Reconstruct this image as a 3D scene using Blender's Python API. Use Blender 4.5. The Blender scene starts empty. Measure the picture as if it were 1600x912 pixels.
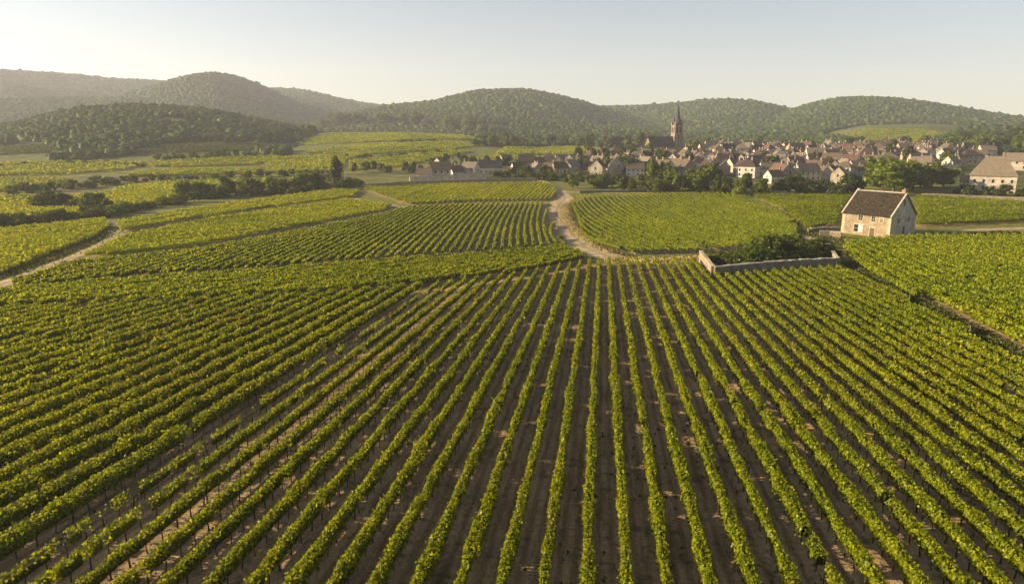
import bpy, bmesh, math, random
import numpy as np
from mathutils import Vector, Matrix

# ------------------------------------------------------------------ camera, sky, sun, exposure
S = bpy.context.scene
R = math.radians
W_, H_, F_ = 1600.0, 912.0, 1066.0            # photograph's size and focal length in its pixels
PITCH = math.atan((456 - 215) / F_)           # horizon lies at y = 215
CAMZ = 17.7
cd = bpy.data.cameras.new('camera'); cam = bpy.data.objects.new('camera', cd)
S.collection.objects.link(cam); S.camera = cam
cd.sensor_width = 36; cd.lens = 36 * F_ / W_; cd.clip_start = .5; cd.clip_end = 20000
cam.location = (0, 0, CAMZ); cam.rotation_euler = (math.pi / 2 - PITCH, 0, 0)
SUN_AZ, SUN_EL = R(-86), R(17.5)                # azimuth clockwise from +Y
w = bpy.data.worlds.new('World'); S.world = w; w.use_nodes = True
nt = w.node_tree; nt.nodes.clear()
sky = nt.nodes.new('ShaderNodeTexSky'); sky.sky_type = 'NISHITA'; sky.sun_disc = False
sky.sun_elevation = SUN_EL; sky.sun_rotation = SUN_AZ; sky.air_density = 1.0; sky.dust_density = .35; sky.ozone_density = 1.0
bg = nt.nodes.new('ShaderNodeBackground'); bg.inputs[1].default_value = .050
wo = nt.nodes.new('ShaderNodeOutputWorld')
hs_ = nt.nodes.new('ShaderNodeHueSaturation'); hs_.inputs['Saturation'].default_value = .72; nt.links.new(sky.outputs[0], hs_.inputs['Color']); nt.links.new(hs_.outputs[0], bg.inputs[0]); nt.links.new(bg.outputs[0], wo.inputs[0])
sl = bpy.data.lights.new('sun', 'SUN'); sl.energy = 5.0; sl.angle = R(.5); sl.color = (1, .79, .49)
so = bpy.data.objects.new('sun', sl); S.collection.objects.link(so)
sd = Vector((math.sin(SUN_AZ) * math.cos(SUN_EL), math.cos(SUN_AZ) * math.cos(SUN_EL), math.sin(SUN_EL)))
so.rotation_euler = sd.to_track_quat('Z', 'Y').to_euler(); so.location = (0, 0, 200)
S.view_settings.view_transform = 'Standard'; S.view_settings.look = 'None'
S.view_settings.exposure = 1.53; S.view_settings.gamma = 1
S.render.engine = 'CYCLES'
cy = S.cycles; cy.max_bounces = 6; cy.diffuse_bounces = 3; cy.transmission_bounces = 3; cy.glossy_bounces = 2
cy.volume_bounces = 1; cy.transparent_max_bounces = 6; cy.caustics_reflective = False; cy.caustics_refractive = False
HAZE = .00019
RNG = np.random.default_rng(7); random.seed(7)

# ------------------------------------------------------------------ terrain as a function
def ray(px, py):
    u, v = (px - W_ / 2) / F_, (H_ / 2 - py) / F_
    c, s = math.cos(PITCH), math.sin(PITCH)
    return u, c + v * s, -s + v * c           # x, y, z
def azel(px, py):
    x, y, z = ray(px, py); return math.atan2(x, y), z / math.hypot(x, y)
PY = np.array([-4000, -100, 0, 100, 125, 150, 190, 230, 300, 400, 500, 700, 1000, 2500, 9000.])
PZ = np.array([60, 4.5, 0, -4.5, -5.3, -5.7, -5.6, -4.9, -2.9, 1.3, 5.8, 9, 14, 24, 40.])
_f = np.arange(-1200, 4000, 5.); _g = np.interp(_f, PY, PZ); _k = np.ones(7) / 7
_g = np.convolve(np.pad(_g, 3, 'edge'), _k, 'valid')
def base_z(x, y): return np.interp(y, _f, _g) + .35 * np.sin(x / 37 + 1) * np.sin(y / 53 + .5) * np.clip((y - 90) / 60, 0, 1) \
    + np.clip((y - 120) / 200, 0, 1) * (-.000 * x)
def ridge(name, D, wi, wo_, pts, th, forest):
    a = []; z = []
    for px, py in pts:
        az, el = azel(px, py); a.append(az); z.append(CAMZ + D * el - th)
    return dict(name=name, D=D, wi=wi, wo=wo_, a=np.array(a), z=np.array(z), forest=forest)
RIDGES = [
 ridge('A', 2300, 620, 500, [(-900,110),(-200,97),(0,106),(120,113),(270,126),(420,138),(480,143),(520,152),(560,160),(640,172),(760,190),(900,205)], 9, 1),
 ridge('A2', 1500, 300, 300, [(-700,140),(-200,145),(0,149),(130,147),(230,150),(300,158),(400,180),(480,200)], 9, 1),
 ridge('B', 1800, 480, 420, [(60,205),(140,165),(200,143),(250,131),(280,123),(305,118),(330,115),(365,119),(400,130),(440,147),(490,168),(540,188),(590,208),(640,220)], 12, 1),
 ridge('E', 820, 200, 200, [(-700,200),(-200,205),(-60,200),(0,188),(60,174),(110,164),(200,157),(280,160),(340,167),(400,178),(450,188),(500,200),(560,212),(600,222)], 8, 1),
 ridge('E2', 640, 62, 120, [(-500,215),(-100,215),(0,206),(60,200),(120,205),(200,204),(300,204),(380,207),(440,212),(480,222),(520,230)], 8, 1),
 ridge('fld', 760, 210, 150, [(380,232),(430,216),(520,207),(640,206),(720,210),(790,218),(860,226),(950,236)], 0, 0),
 ridge('F', 1500, 400, 500, [(480,190),(540,175),(600,166),(640,163),(680,158),(700,152),(740,142),(775,139),(830,139),(870,146),(910,155),(950,167),(1000,182),(1050,197),(1120,214)], 9, 1),
 ridge('G', 1750, 380, 500, [(800,190),(880,172),(940,163),(1000,162),(1060,158),(1100,154),(1140,153),(1180,157),(1220,166),(1260,176),(1300,190),(1340,205)], 9, 1),
 ridge('H', 1650, 380, 500, [(1150,200),(1230,172),(1270,160),(1310,152),(1350,150),(1400,151),(1450,157),(1500,165),(1550,173),(1600,180),(1700,182),(2000,175),(2600,170)], 9, 1),
 ridge('J', 1080, 230, 300, [(1200,232),(1260,218),(1300,206),(1350,196),(1450,193),(1520,197),(1600,200),(1800,203),(2400,205)], 0, 0),
]
_rs = np.random.default_rng(3)
_W = [(2 * math.pi / L, _rs.uniform(0, 6.28), _rs.uniform(0, 6.28), A) for L, A in ((520, .5), (380, .5), (260, .4), (170, .28), (110, .16), (75, .10)) for _ in (0, 1)]
def fbm(x, y):
    n = np.zeros_like(x)
    for k, th, ph, A in _W: n += A * np.sin(k * (x * math.cos(th) + y * math.sin(th)) + ph + 1.3 * np.sin(k * .6 * (y * math.cos(th) - x * math.sin(th))))
    return n * .5
def clearing(x, y, wh):
    return (fbm(x * 1.9 + 300, y * 1.9) > .75) & np.isin(wh, (1, 3, 4, 6))
def terrain(x, y, full=False):
    x = np.asarray(x, float); y = np.asarray(y, float)
    r = np.hypot(x, y); az = np.arctan2(x, y); b = base_z(x, y)
    best = np.zeros_like(r); which = np.full(r.shape, -1); n = fbm(x, y)
    for i, q in enumerate(RIDGES):
        hgt = np.interp(az, q['a'], q['z'])
        zD = base_z(np.sin(az) * q['D'], np.cos(az) * q['D'])
        h = np.clip(hgt - zD, 0, None)
        d = r - q['D'] * (1 + .04 * np.sin(az * 9 + i))
        d = np.where(np.abs(d) < 30, 0, d) if False else d
        wdt = np.where(d < 0, q['wi'], q['wo'])
        p = np.exp(-np.abs(d / wdt) ** 1.9)
        p = p * (1 + .16 * n * np.clip(np.abs(d) / q['wi'], 0, 1) * (1 if q['forest'] else .3))
        hh = h * p * np.clip((2.2 - np.abs(az)) / .5, 0, 1)
        which = np.where(hh > best, i, which); best = np.maximum(best, hh)
    # a steep hill standing to the left of the view
    hl = 95 * np.exp(-(((x + 730) / 130) ** 2 + ((y - 650) / 130) ** 2) ** 1.2)
    which = np.where(hl > best, 99, which); best = np.maximum(best, hl)
    z = b + best
    return (z, best, which) if full else z
def tz(x, y): return float(terrain(np.array([x]), np.array([y]))[0])
def at(px, py, lim=2600):
    x, y, z = ray(px, py); t = np.geomspace(15, lim, 900)
    d = CAMZ + z * t - terrain(x * t, y * t)
    k = np.argmax(d < 0)
    if d[k] >= 0: k = len(t) - 1
    t0, t1 = t[max(k - 1, 0)], t[k]; d0, d1 = d[max(k - 1, 0)], d[k]
    q = t0 + (t1 - t0) * (d0 / (d0 - d1) if d0 != d1 else .5)
    return (x * q, y * q)
def poly(pts): return np.array([at(*p) for p in pts])
def inside(P, x, y):
    x = np.asarray(x); c = np.zeros(x.shape, bool); n = len(P)
    for i in range(n):
        (x0, y0), (x1, y1) = P[i], P[(i + 1) % n]
        if y0 == y1: continue
        m = ((y0 > y) != (y1 > y)) & (x < (x1 - x0) * (y - y0) / (y1 - y0) + x0); c ^= m
    return c

# ------------------------------------------------------------------ objects and materials
col = S.collection
def mesh_np(name, V, Fc, mat, k=4, smooth=False):
    """V (n,3), Fc (m,k) index arrays (or list of such arrays with different k)"""
    me = bpy.data.meshes.new(name); fs = Fc if isinstance(Fc, list) else [Fc]
    fs = [f for f in fs if len(f)]
    me.vertices.add(len(V)); me.vertices.foreach_set('co', np.ascontiguousarray(V, np.float32).ravel())
    li = np.concatenate([f.ravel() for f in fs]).astype(np.int32)
    cnt = np.concatenate([np.full(len(f), f.shape[1]) for f in fs])
    me.loops.add(len(li)); me.loops.foreach_set('vertex_index', li)
    me.polygons.add(len(cnt)); me.polygons.foreach_set('loop_start', np.concatenate([[0], np.cumsum(cnt)[:-1]]).astype(np.int32))
    if smooth: me.polygons.foreach_set('use_smooth', np.ones(len(cnt), bool))
    me.materials.append(mat); me.update(calc_edges=True); me.validate()
    return me
def link(name, me, parent=None, loc=(0, 0, 0), rz=0):
    o = bpy.data.objects.new(name, me); col.objects.link(o); o.location = loc
    if rz: o.rotation_euler = (0, 0, rz)
    if parent: o.parent = parent
    return o
def tag(o, label=None, cat=None, group=None, kind=None):
    for k, v in (('label', label), ('category', cat), ('group', group), ('kind', kind)):
        if v: o[k] = v
    return o
class MB:
    def __init__(s): s.v = []; s.f = []
    def box(s, x0, x1, y0, y1, z0, z1):
        b = len(s.v); s.v += [(x, y, z) for z in (z0, z1) for y in (y0, y1) for x in (x0, x1)]
        s.f += [tuple(b + i for i in f) for f in ((0, 2, 3, 1), (4, 5, 7, 6), (0, 1, 5, 4), (2, 6, 7, 3), (0, 4, 6, 2), (1, 3, 7, 5))]
        return s
    def pf(s, pts, faces):
        b = len(s.v); s.v += [tuple(p) for p in pts]; s.f += [tuple(b + i for i in f) for f in faces]; return s
    def tube(s, pts, rad, n=6):
        b = len(s.v)
        for i, p in enumerate(pts):
            p = Vector(p); q = Vector(pts[min(i + 1, len(pts) - 1)]) - Vector(pts[max(i - 1, 0)])
            q = q.normalized(); u = q.orthogonal().normalized(); v = q.cross(u)
            for k in range(n):
                a = 2 * math.pi * k / n; s.v.append(tuple(p + (u * math.cos(a) + v * math.sin(a)) * rad[i]))
        for i in range(len(pts) - 1):
            for k in range(n):
                k2 = (k + 1) % n; s.f.append((b + i * n + k, b + i * n + k2, b + (i + 1) * n + k2, b + (i + 1) * n + k))
        s.f.append(tuple(b + k for k in range(n))[::-1]); s.f.append(tuple(b + (len(pts) - 1) * n + k for k in range(n)))
        return s
    def mesh(s, name, mat, smooth=False):
        me = bpy.data.meshes.new(name); me.from_pydata(s.v, [], s.f); me.materials.append(mat)
        if smooth: me.polygons.foreach_set('use_smooth', [True] * len(me.polygons))
        me.update(); return me
    def build(s, name, mat, parent=None, loc=(0, 0, 0), rz=0, smooth=False): return link(name, s.mesh(name, mat, smooth), parent, loc, rz)

def new_mat(name):
    m = bpy.data.materials.new(name); m.use_nodes = True; t = m.node_tree; b = t.nodes['Principled BSDF']
    b.inputs['Roughness'].default_value = .85; b.inputs['Specular IOR Level'].default_value = .2
    return m, t, b
def N(t, ty, **kw):
    n = t.nodes.new(ty)
    for k, v in kw.items():
        if k in ('operation', 'blend_type', 'data_type', 'wave_type', 'bands_direction', 'feature', 'attribute_name', 'attribute_type', 'vector_type'): setattr(n, k, v)
        else: n.inputs[k].default_value = v
    return n
def noise(t, scale, detail=3, rough=.6, vec=None):
    n = N(t, 'ShaderNodeTexNoise', Scale=scale, Detail=detail, Roughness=rough)
    if vec: t.links.new(vec, n.inputs['Vector'])
    return n
def ramp(t, fac, stops):
    n = t.nodes.new('ShaderNodeValToRGB'); t.links.new(fac, n.inputs[0]); e = n.color_ramp.elements
    while len(e) < len(stops): e.new(.5)
    for i, (p, c) in enumerate(stops): e[i].position = p; e[i].color = (*c, 1)
    return n
def mix(t, a, b, fac, mode='MIX'):
    n = t.nodes.new('ShaderNodeMix'); n.data_type = 'RGBA'; n.blend_type = mode
    for i, v in ((0, fac), (6, a), (7, b)):
        if hasattr(v, 'is_linked'): t.links.new(v, n.inputs[i])
        else: n.inputs[i].default_value = v if i == 0 else (*v, 1)
    return n.outputs[2]
def bump(t, b, h, dist, strength=1):
    n = N(t, 'ShaderNodeBump', Strength=strength, Distance=dist); t.links.new(h, n.inputs['Height']); t.links.new(n.outputs[0], b.inputs['Normal'])
def pos(t): return t.nodes.new('ShaderNodeNewGeometry').outputs['Position']

def leaf_mat(name, c0, c1, c2, patch=.03, trans=.45, odd=None):
    """leaves: colour by leaf, drifting by patch; light passes through"""
    m = bpy.data.materials.new(name); m.use_nodes = True; t = m.node_tree; t.nodes.clear()
    g = t.nodes.new('ShaderNodeNewGeometry')
    rp = ramp(t, g.outputs['Random Per Island'], [(0, c0), (.5, c1), (1, c2)])
    n1 = noise(t, patch, 3, .6, g.outputs['Position'])
    n2 = noise(t, 1.1, 2, .6, g.outputs['Position'])
    v = mix(t, rp.outputs[0], (.74, .82, .6), ramp(t, n1.outputs[0], [(.38, (0, 0, 0)), (.62, (1, 1, 1))]).outputs[0], 'MULTIPLY')
    v = mix(t, v, (.78, .84, .7), ramp(t, n2.outputs[0], [(.4, (0, 0, 0)), (.7, (.8, .8, .8))]).outputs[0], 'MULTIPLY')
    if odd:
        no = noise(t, .05, 2, .5, g.outputs['Position'])
        mm = N(t, 'ShaderNodeMath', operation='MULTIPLY'); mm.inputs[1].default_value = 1
        a = ramp(t, no.outputs[0], [(.50, (0, 0, 0)), (.66, (1, 1, 1))]); b_ = ramp(t, g.outputs['Random Per Island'], [(.83, (0, 0, 0)), (.86, (1, 1, 1))])
        t.links.new(a.outputs[0], mm.inputs[0]); t.links.new(b_.outputs[0], mm.inputs[1])
        v = mix(t, v, odd, mm.outputs[0])
    d = t.nodes.new('ShaderNodeBsdfDiffuse'); tr = t.nodes.new('ShaderNodeBsdfTranslucent'); gl = N(t, 'ShaderNodeBsdfGlossy', Roughness=.45)
    t.links.new(v, d.inputs[0])
    t.links.new(mix(t, v, (1.5, 1.35, .35), 1.0, 'MULTIPLY'), tr.inputs[0])
    m1 = t.nodes.new('ShaderNodeMixShader'); m1.inputs[0].default_value = trans
    t.links.new(d.outputs[0], m1.inputs[1]); t.links.new(tr.outputs[0], m1.inputs[2])
    m2 = t.nodes.new('ShaderNodeMixShader'); m2.inputs[0].default_value = .012
    t.links.new(m1.outputs[0], m2.inputs[1]); t.links.new(gl.outputs[0], m2.inputs[2])
    o = t.nodes.new('ShaderNodeOutputMaterial'); t.links.new(m2.outputs[0], o.inputs[0])
    return m
M = {}
M['vine'] = leaf_mat('vine_leaves', (.085, .11, .002), (.22, .24, .003), (.40, .39, .005), .03, .45, (.22, .13, .03))
M['vine_bright'] = leaf_mat('vine_leaves_bright', (.075, .105, .001), (.24, .265, .002), (.41, .43, .003), .05, .45)
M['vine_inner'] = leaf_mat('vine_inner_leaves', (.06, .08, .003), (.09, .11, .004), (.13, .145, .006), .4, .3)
M['vine_far'] = leaf_mat('vine_leaves_far', (.15, .175, .001), (.33, .34, .002), (.49, .48, .004), .02, .4)
M['tree'] = leaf_mat('tree_leaves', (.045, .068, .008), (.09, .115, .012), (.15, .16, .02), .2, .3)
M['tree_bright'] = leaf_mat('tree_leaves_bright', (.075, .11, .007), (.12, .16, .01), (.18, .20, .016), .2, .35)
M['tree_dark'] = leaf_mat('tree_leaves_dark', (.022, .038, .008), (.045, .062, .012), (.085, .095, .018), .2, .2)
M['shrub'] = leaf_mat('shrub_leaves', (.02, .035, .006), (.04, .06, .01), (.075, .09, .014), .3, .25)
M['forest'] = leaf_mat('forest_leaves', (.024, .048, .010), (.048, .080, .014), (.098, .12, .020), .012, .12)

def simple(name, c0, c1, scale, detail=4, bmp=0, rough=.9, obj=False):
    m, t, b = new_mat(name)
    tc = t.nodes.new('ShaderNodeTexCoord').outputs['Object'] if obj else pos(t)
    n = noise(t, scale, detail, .65, tc); r = ramp(t, n.outputs[0], [(.35, c0), (.65, c1)])
    t.links.new(r.outputs[0], b.inputs['Base Color']); b.inputs['Roughness'].default_value = rough
    if bmp: bump(t, b, n.outputs[0], bmp)
    return m
M['wood'] = simple('vine_bark', (.035, .024, .016), (.09, .065, .045), 9, 3)
M['bark'] = simple('tree_bark', (.045, .034, .024), (.12, .09, .065), 3, 3)
M['post'] = simple('weathered_post', (.12, .10, .08), (.24, .20, .16), 6, 3)
M['glass'] = simple('dark_window_glass', (.012, .013, .015), (.03, .032, .036), 2, 1, 0, .15)
M['frame'] = simple('window_frame_paint', (.30, .28, .24), (.42, .40, .36), 3, 2)
M['door'] = simple('old_door_wood', (.09, .06, .045), (.15, .10, .075), 5, 3)
M['shutter'] = simple('grey_blue_shutter', (.30, .33, .35), (.42, .45, .47), 4, 2)
M['chimney'] = simple('chimney_brick', (.17, .13, .10), (.30, .24, .19), 3, 3)
M['dry'] = simple('dry_grass', (.26, .20, .07), (.42, .33, .13), 1.5, 3)

def track_mat():
    m, t, b = new_mat('dirt_track'); p = pos(t)
    n = noise(t, .35, 5, .65, p); n2 = noise(t, 4, 4, .7, p)
    c = mix(t, ramp(t, n.outputs[0], [(.36, (.30, .225, .13)), (.62, (.55, .43, .27))]).outputs[0], (.80, .74, .66), n2.outputs[0], 'MULTIPLY')
    c = mix(t, c, (.16, .15, .05), ramp(t, noise(t, .22, 4, .7, p).outputs[0], [(.60, (0, 0, 0)), (.70, (.6, .6, .6))]).outputs[0])
    ac = N(t, 'ShaderNodeAttribute', attribute_name='across'); wv = N(t, 'ShaderNodeMath', operation='MULTIPLY_ADD'); t.links.new(noise(t, .9, 3, .7, p).outputs[0], wv.inputs[0]); wv.inputs[1].default_value = .5; t.links.new(ac.outputs['Fac'], wv.inputs[2])
    c = mix(t, c, (.17, .155, .05), ramp(t, wv.outputs[0], [(.28, (.65, .65, .65)), (.42, (0, 0, 0)), (.95, (0, 0, 0)), (1.0, (.6, .6, .6))]).outputs[0])
    t.links.new(c, b.inputs['Base Color']); bump(t, b, n2.outputs[0], .08); return m
M['track'] = track_mat()
ROWAZ = R(7.5); ROWSP = 1.70
_dv = (math.sin(ROWAZ), math.cos(ROWAZ)); _p = at(924, 700); ROWPH = (_p[0] * _dv[1] - _p[1] * _dv[0]) % ROWSP
def ground_mat():
    m, t, b = new_mat('ground'); p = pos(t)
    at_ = N(t, 'ShaderNodeAttribute', attribute_name='soil')
    sep = t.nodes.new('ShaderNodeSeparateColor'); t.links.new(at_.outputs['Color'], sep.inputs[0])
    # soil: brown with weeds, clods and wheel marks along the rows
    rot = t.nodes.new('ShaderNodeMapping'); rot.inputs['Rotation'].default_value = (0, 0, ROWAZ); t.links.new(p, rot.inputs[0])
    st = t.nodes.new('ShaderNodeMapping'); st.inputs['Scale'].default_value = (1, .10, 1); t.links.new(rot.outputs[0], st.inputs[0])
    nl = noise(t, 2.2, 5, .65, st.outputs[0]); nf = noise(t, 5, 6, .75, p); nb = noise(t, .09, 4, .6, p)
    soil = ramp(t, nf.outputs[0], [(.28, (.27, .170, .080)), (.52, (.45, .31, .165)), (.70, (.66, .49, .30))]).outputs[0]
    soil = mix(t, soil, (.62, .60, .56), ramp(t, nl.outputs[0], [(.42, (0, 0, 0)), (.62, (1, 1, 1))]).outputs[0], 'MULTIPLY')
    sx = t.nodes.new('ShaderNodeSeparateXYZ'); t.links.new(rot.outputs[0], sx.inputs[0])
    md = N(t, 'ShaderNodeMath', operation='PINGPONG'); dv2 = N(t, 'ShaderNodeMath', operation='SUBTRACT'); dv2.inputs[1].default_value = ROWPH; t.links.new(sx.outputs[0], dv2.inputs[0])
    t.links.new(dv2.outputs[0], md.inputs[0]); md.inputs[1].default_value = ROWSP / 2
    wob = N(t, 'ShaderNodeMath', operation='MULTIPLY_ADD'); t.links.new(noise(t, .35, 3, .6, p).outputs[0], wob.inputs[0]); wob.inputs[1].default_value = .5; t.links.new(md.outputs[0], wob.inputs[2])
    trk = ramp(t, wob.outputs[0], [(.58, (0, 0, 0)), (.70, (1, 1, 1)), (.86, (1, 1, 1)), (.98, (0, 0, 0))])
    soil = mix(t, soil, (.70, .66, .62), trk.outputs[0], 'MULTIPLY')
    soil = mix(t, soil, (.065, .075, .022), ramp(t, noise(t, .8, 5, .7, p).outputs[0], [(.54, (0, 0, 0)), (.66, (.75, .75, .75))]).outputs[0])
    grass = ramp(t, noise(t, .5, 6, .7, p).outputs[0], [(.3, (.075, .085, .012)), (.52, (.14, .145, .018)), (.72, (.24, .20, .05))]).outputs[0]
    # far fields: patchwork of parcels with fine rows
    mp = t.nodes.new('ShaderNodeMapping'); mp.inputs['Scale'].default_value = (.0085, .022, 0); mp.inputs['Rotation'].default_value = (0, 0, .25); t.links.new(p, mp.inputs[0])
    vo = N(t, 'ShaderNodeTexVoronoi', Scale=1.0); t.links.new(mp.outputs[0], vo.inputs[0])
    sc = t.nodes.new('ShaderNodeSeparateColor'); t.links.new(vo.outputs['Color'], sc.inputs[0])
    fld = ramp(t, sc.outputs[0], [(0, (.06, .075, .012)), (.3, (.12, .135, .014)), (.6, (.17, .17, .018)), (.85, (.10, .12, .014)), (1, (.20, .17, .04))]).outputs[0]
    fld = mix(t, fld, (.45, .48, .42), ramp(t, noise(t, .12, 6, .7, p).outputs[0], [(.42, (0, 0, 0)), (.64, (1, 1, 1))]).outputs[0], 'MULTIPLY')
    c = mix(t, grass, soil, sep.outputs[0]); c = mix(t, c, fld, sep.outputs[1]); c = mix(t, c, (.030, .038, .012), sep.outputs[2])
    t.links.new(c, b.inputs['Base Color'])
    bump(t, b, nf.outputs[0], .16, .9); return m
M['ground'] = ground_mat()
def stone_mat(name, a, b_, mort, sc=3.2, dirt=.5, bd=.03):
    m, t, b = new_mat(name); tc = t.nodes.new('ShaderNodeTexCoord'); g = tc.outputs['Object']
    # wall coordinate: along-wall from x+y, height z
    sp = t.nodes.new('ShaderNodeSeparateXYZ'); t.links.new(g, sp.inputs[0])
    ad = N(t, 'ShaderNodeMath', operation='ADD'); t.links.new(sp.outputs[0], ad.inputs[0]); t.links.new(sp.outputs[1], ad.inputs[1])
    cb = t.nodes.new('ShaderNodeCombineXYZ'); t.links.new(ad.outputs[0], cb.inputs[0]); t.links.new(sp.outputs[2], cb.inputs[1])
    br = t.nodes.new('ShaderNodeTexBrick'); br.inputs['Scale'].default_value = 1; br.inputs['Brick Width'].default_value = 1.6 / sc * 1.2; br.inputs['Row Height'].default_value = .8 / sc
    br.inputs['Mortar Size'].default_value = .02; br.inputs['Color1'].default_value = (*a, 1); br.inputs['Color2'].default_value = (*b_, 1); br.inputs['Mortar'].default_value = (*mort, 1)
    t.links.new(cb.outputs[0], br.inputs['Vector'])
    n = noise(t, .7, 5, .7, g); n2 = noise(t, 6, 3, .7, g)
    c = mix(t, br.outputs[0], (.60, .56, .50), ramp(t, n.outputs[0], [(.40, (0, 0, 0)), (.68, (dirt,) * 3)]).outputs[0], 'MULTIPLY')
    c = mix(t, c, (.8, .78, .75), n2.outputs[0], 'MULTIPLY')
    t.links.new(c, b.inputs['Base Color']); b.inputs['Roughness'].default_value = .95
    bump(t, b, n2.outputs[0], bd, .8); return m
M['stone'] = stone_mat('golden_rubble_stone', (.37, .30, .20), (.25, .20, .135), (.32, .265, .185), 4.2, .9)
M['stone_grey_and_shade'] = stone_mat('grey_and_shaded_rubble', (.28, .24, .19), (.19, .16, .125), (.24, .21, .17), 4.0, .9, .05)  # grey walls, and the enclosure front with its shade put into the colour
M['church'] = stone_mat('church_stone', (.32, .25, .18), (.25, .195, .145), (.28, .225, .17), 2.2, .6)
def roof_mat(name, c0, c1, c2, lich=.5):
    m, t, b = new_mat(name); tc = t.nodes.new('ShaderNodeTexCoord').outputs['Object']
    g = t.nodes.new('ShaderNodeNewGeometry'); oi = t.nodes.new('ShaderNodeObjectInfo')
    n = noise(t, 1.4, 5, .7, tc); n2 = noise(t, 4.5, 3, .7, tc)
    r = ramp(t, n.outputs[0], [(.32, c0), (.5, c1), (.7, c2)]).outputs[0]
    r = mix(t, r, (.42, .38, .30), ramp(t, n2.outputs[0], [(.62, (0, 0, 0)), (.71, (lich,) * 3)]).outputs[0])
    r = mix(t, r, (.55, .52, .50), ramp(t, g.outputs['Random Per Island'], [(.4, (0, 0, 0)), (1, (.8, .8, .8))]).outputs[0], 'MULTIPLY')
    t.links.new(r, b.inputs['Base Color']); bump(t, b, n2.outputs[0], .05); return m
M['roof_old'] = roof_mat('mossy_brown_tiles', (.024, .018, .012), (.041, .031, .021), (.074, .057, .040), .8)
ROOFS = {'dark brown': roof_mat('dark_brown_tiles', (.045, .034, .028), (.075, .056, .045), (.12, .088, .07), .25),
         'grey-brown': roof_mat('grey_brown_tiles', (.095, .073, .052), (.15, .115, .082), (.22, .172, .125), .4),
         'russet': roof_mat('russet_tiles', (.11, .065, .047), (.165, .10, .072), (.24, .15, .11), .25),
         'slate grey': roof_mat('slate', (.045, .045, .052), (.075, .073, .08), (.12, .115, .12), .15),
         'pale buff': roof_mat('pale_buff_tiles', (.17, .14, .105), (.25, .205, .155), (.34, .28, .21), .3)}
WALLS = {'cream': simple('cream_render', (.34, .29, .22), (.56, .49, .38), .5, 4, .02, .9, True),
         'white': simple('white_render', (.42, .375, .315), (.60, .545, .47), .5, 4, .02, .9, True),
         'grey stone': simple('grey_stone_wall', (.17, .15, .13), (.32, .28, .24), .9, 5, .04, .9, True),
         'buff stone': simple('buff_stone_wall', (.26, .20, .14), (.44, .35, .25), .9, 5, .04, .9, True)}

# ------------------------------------------------------------------ plots (outlines read off the photograph, laid on the terrain)
FG = [(-500,1500),(-900,700),(-500,545),(0,492),(250,481),(480,470),(640,456),(800,436),(860,425),(915,415),(960,412),(1000,412),(1088,412),(1103,433),(1112,437),(1310,424),(1333,433),(1416,475),(1515,531),(1614,592),(1900,760),(2100,1500)]
PL = {
 'FG': FG,
 'P1': [(-500,535),(-300,490),(-60,463),(0,461),(200,443),(420,428),(640,410),(880,391),(905,398),(912,408),(858,421),(798,431),(638,451),(478,465),(250,476),(0,487)],
 'P2': [(20,447),(130,413),(300,396),(450,368),(600,337),(640,326),(760,320),(850,319),(858,340),(872,365),(888,386),(640,404),(420,422),(200,437),(30,455)],
 'P3': [(130,404),(195,372),(330,345),(540,314),(612,323),(600,331),(450,359),(300,388),(200,400)],
 'P4': [(565,295),(700,290),(850,286),(870,297),(866,312),(848,315),(760,316),(640,321),(600,308)],
 'P5': [(892,316),(905,308),(1060,305),(1160,305),(1215,330),(1245,352),(1245,372),(1180,385),(1092,396),(985,398),(945,386),(915,360)],
 'P6': [(1172,306),(1330,309),(1310,335),(1308,352),(1262,360),(1250,350),(1222,328)],
 'P6b': [(1432,309),(1560,316),(1640,322),(1720,345),(1600,348),(1432,355)],
 'P7': [(1318,382),(1432,372),(1540,370),(1640,368),(1800,380),(1950,560),(1900,720),(1625,562),(1520,512),(1420,462),(1345,424),(1322,402)],
 'P8': [(182,350),(300,330),(420,312),(520,299),(562,299),(552,309),(430,325),(300,344),(190,364)],
 'P9': [(-400,430),(-200,385),(0,362),(165,345),(172,356),(150,372),(80,398),(0,432),(-200,480),(-380,520)],
 'P10': [(-100,333),(60,318),(180,300),(330,286),(430,290),(330,306),(170,330),(60,345),(-100,360)],
}
PW = {k: poly(v) for k, v in PL.items()}

# ------------------------------------------------------------------ ground
def make_ground():
    rr = np.concatenate([[0.5], np.geomspace(6, 60, 26), np.geomspace(62, 420, 110), np.geomspace(428, 3400, 95), [4200, 5500, 8000]])
    aa = np.concatenate([np.radians(np.arange(-180, -48, 4)), np.radians(np.arange(-48, 48, .26)), np.radians(np.arange(48, 180, 4))])
    A, Rr = np.meshgrid(aa, rr); X = Rr * np.sin(A); Y = Rr * np.cos(A)
    Z, best, wh = terrain(X, Y, True)
    nr, na = X.shape; V = np.stack([X, Y, Z], -1).reshape(-1, 3)
    i = np.arange(nr - 1)[:, None] * na; j = np.arange(na)[None]; j2 = (j + 1) % na
    Fq = np.stack([i + j, i + j2, i + na + j2, i + na + j], -1).reshape(-1, 4)
    me = mesh_np('ground', V, Fq, M['ground'], smooth=True)
    soil = np.zeros(X.shape); r = np.hypot(X, Y)
    for k, P in PW.items(): soil = np.maximum(soil, inside(P, X, Y))
    soil[(Y < 20)] = 1
    fld = np.clip((r - 290) / 40, 0, 1); fidx = [q['forest'] for q in RIDGES] + [0]
    fm = np.array(fidx)[np.where((wh < 0) | (wh > 50), -1, wh)] * (best > 5) * ~clearing(X, Y, wh)
    C = np.stack([soil, fld, fm, np.ones_like(soil)], -1).reshape(-1, 4)
    ca = me.color_attributes.new('soil', 'FLOAT_COLOR', 'POINT'); ca.data.foreach_set('color', C.astype(np.float32).ravel())
    tag(link('ground', me), kind='structure')
make_ground()

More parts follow.
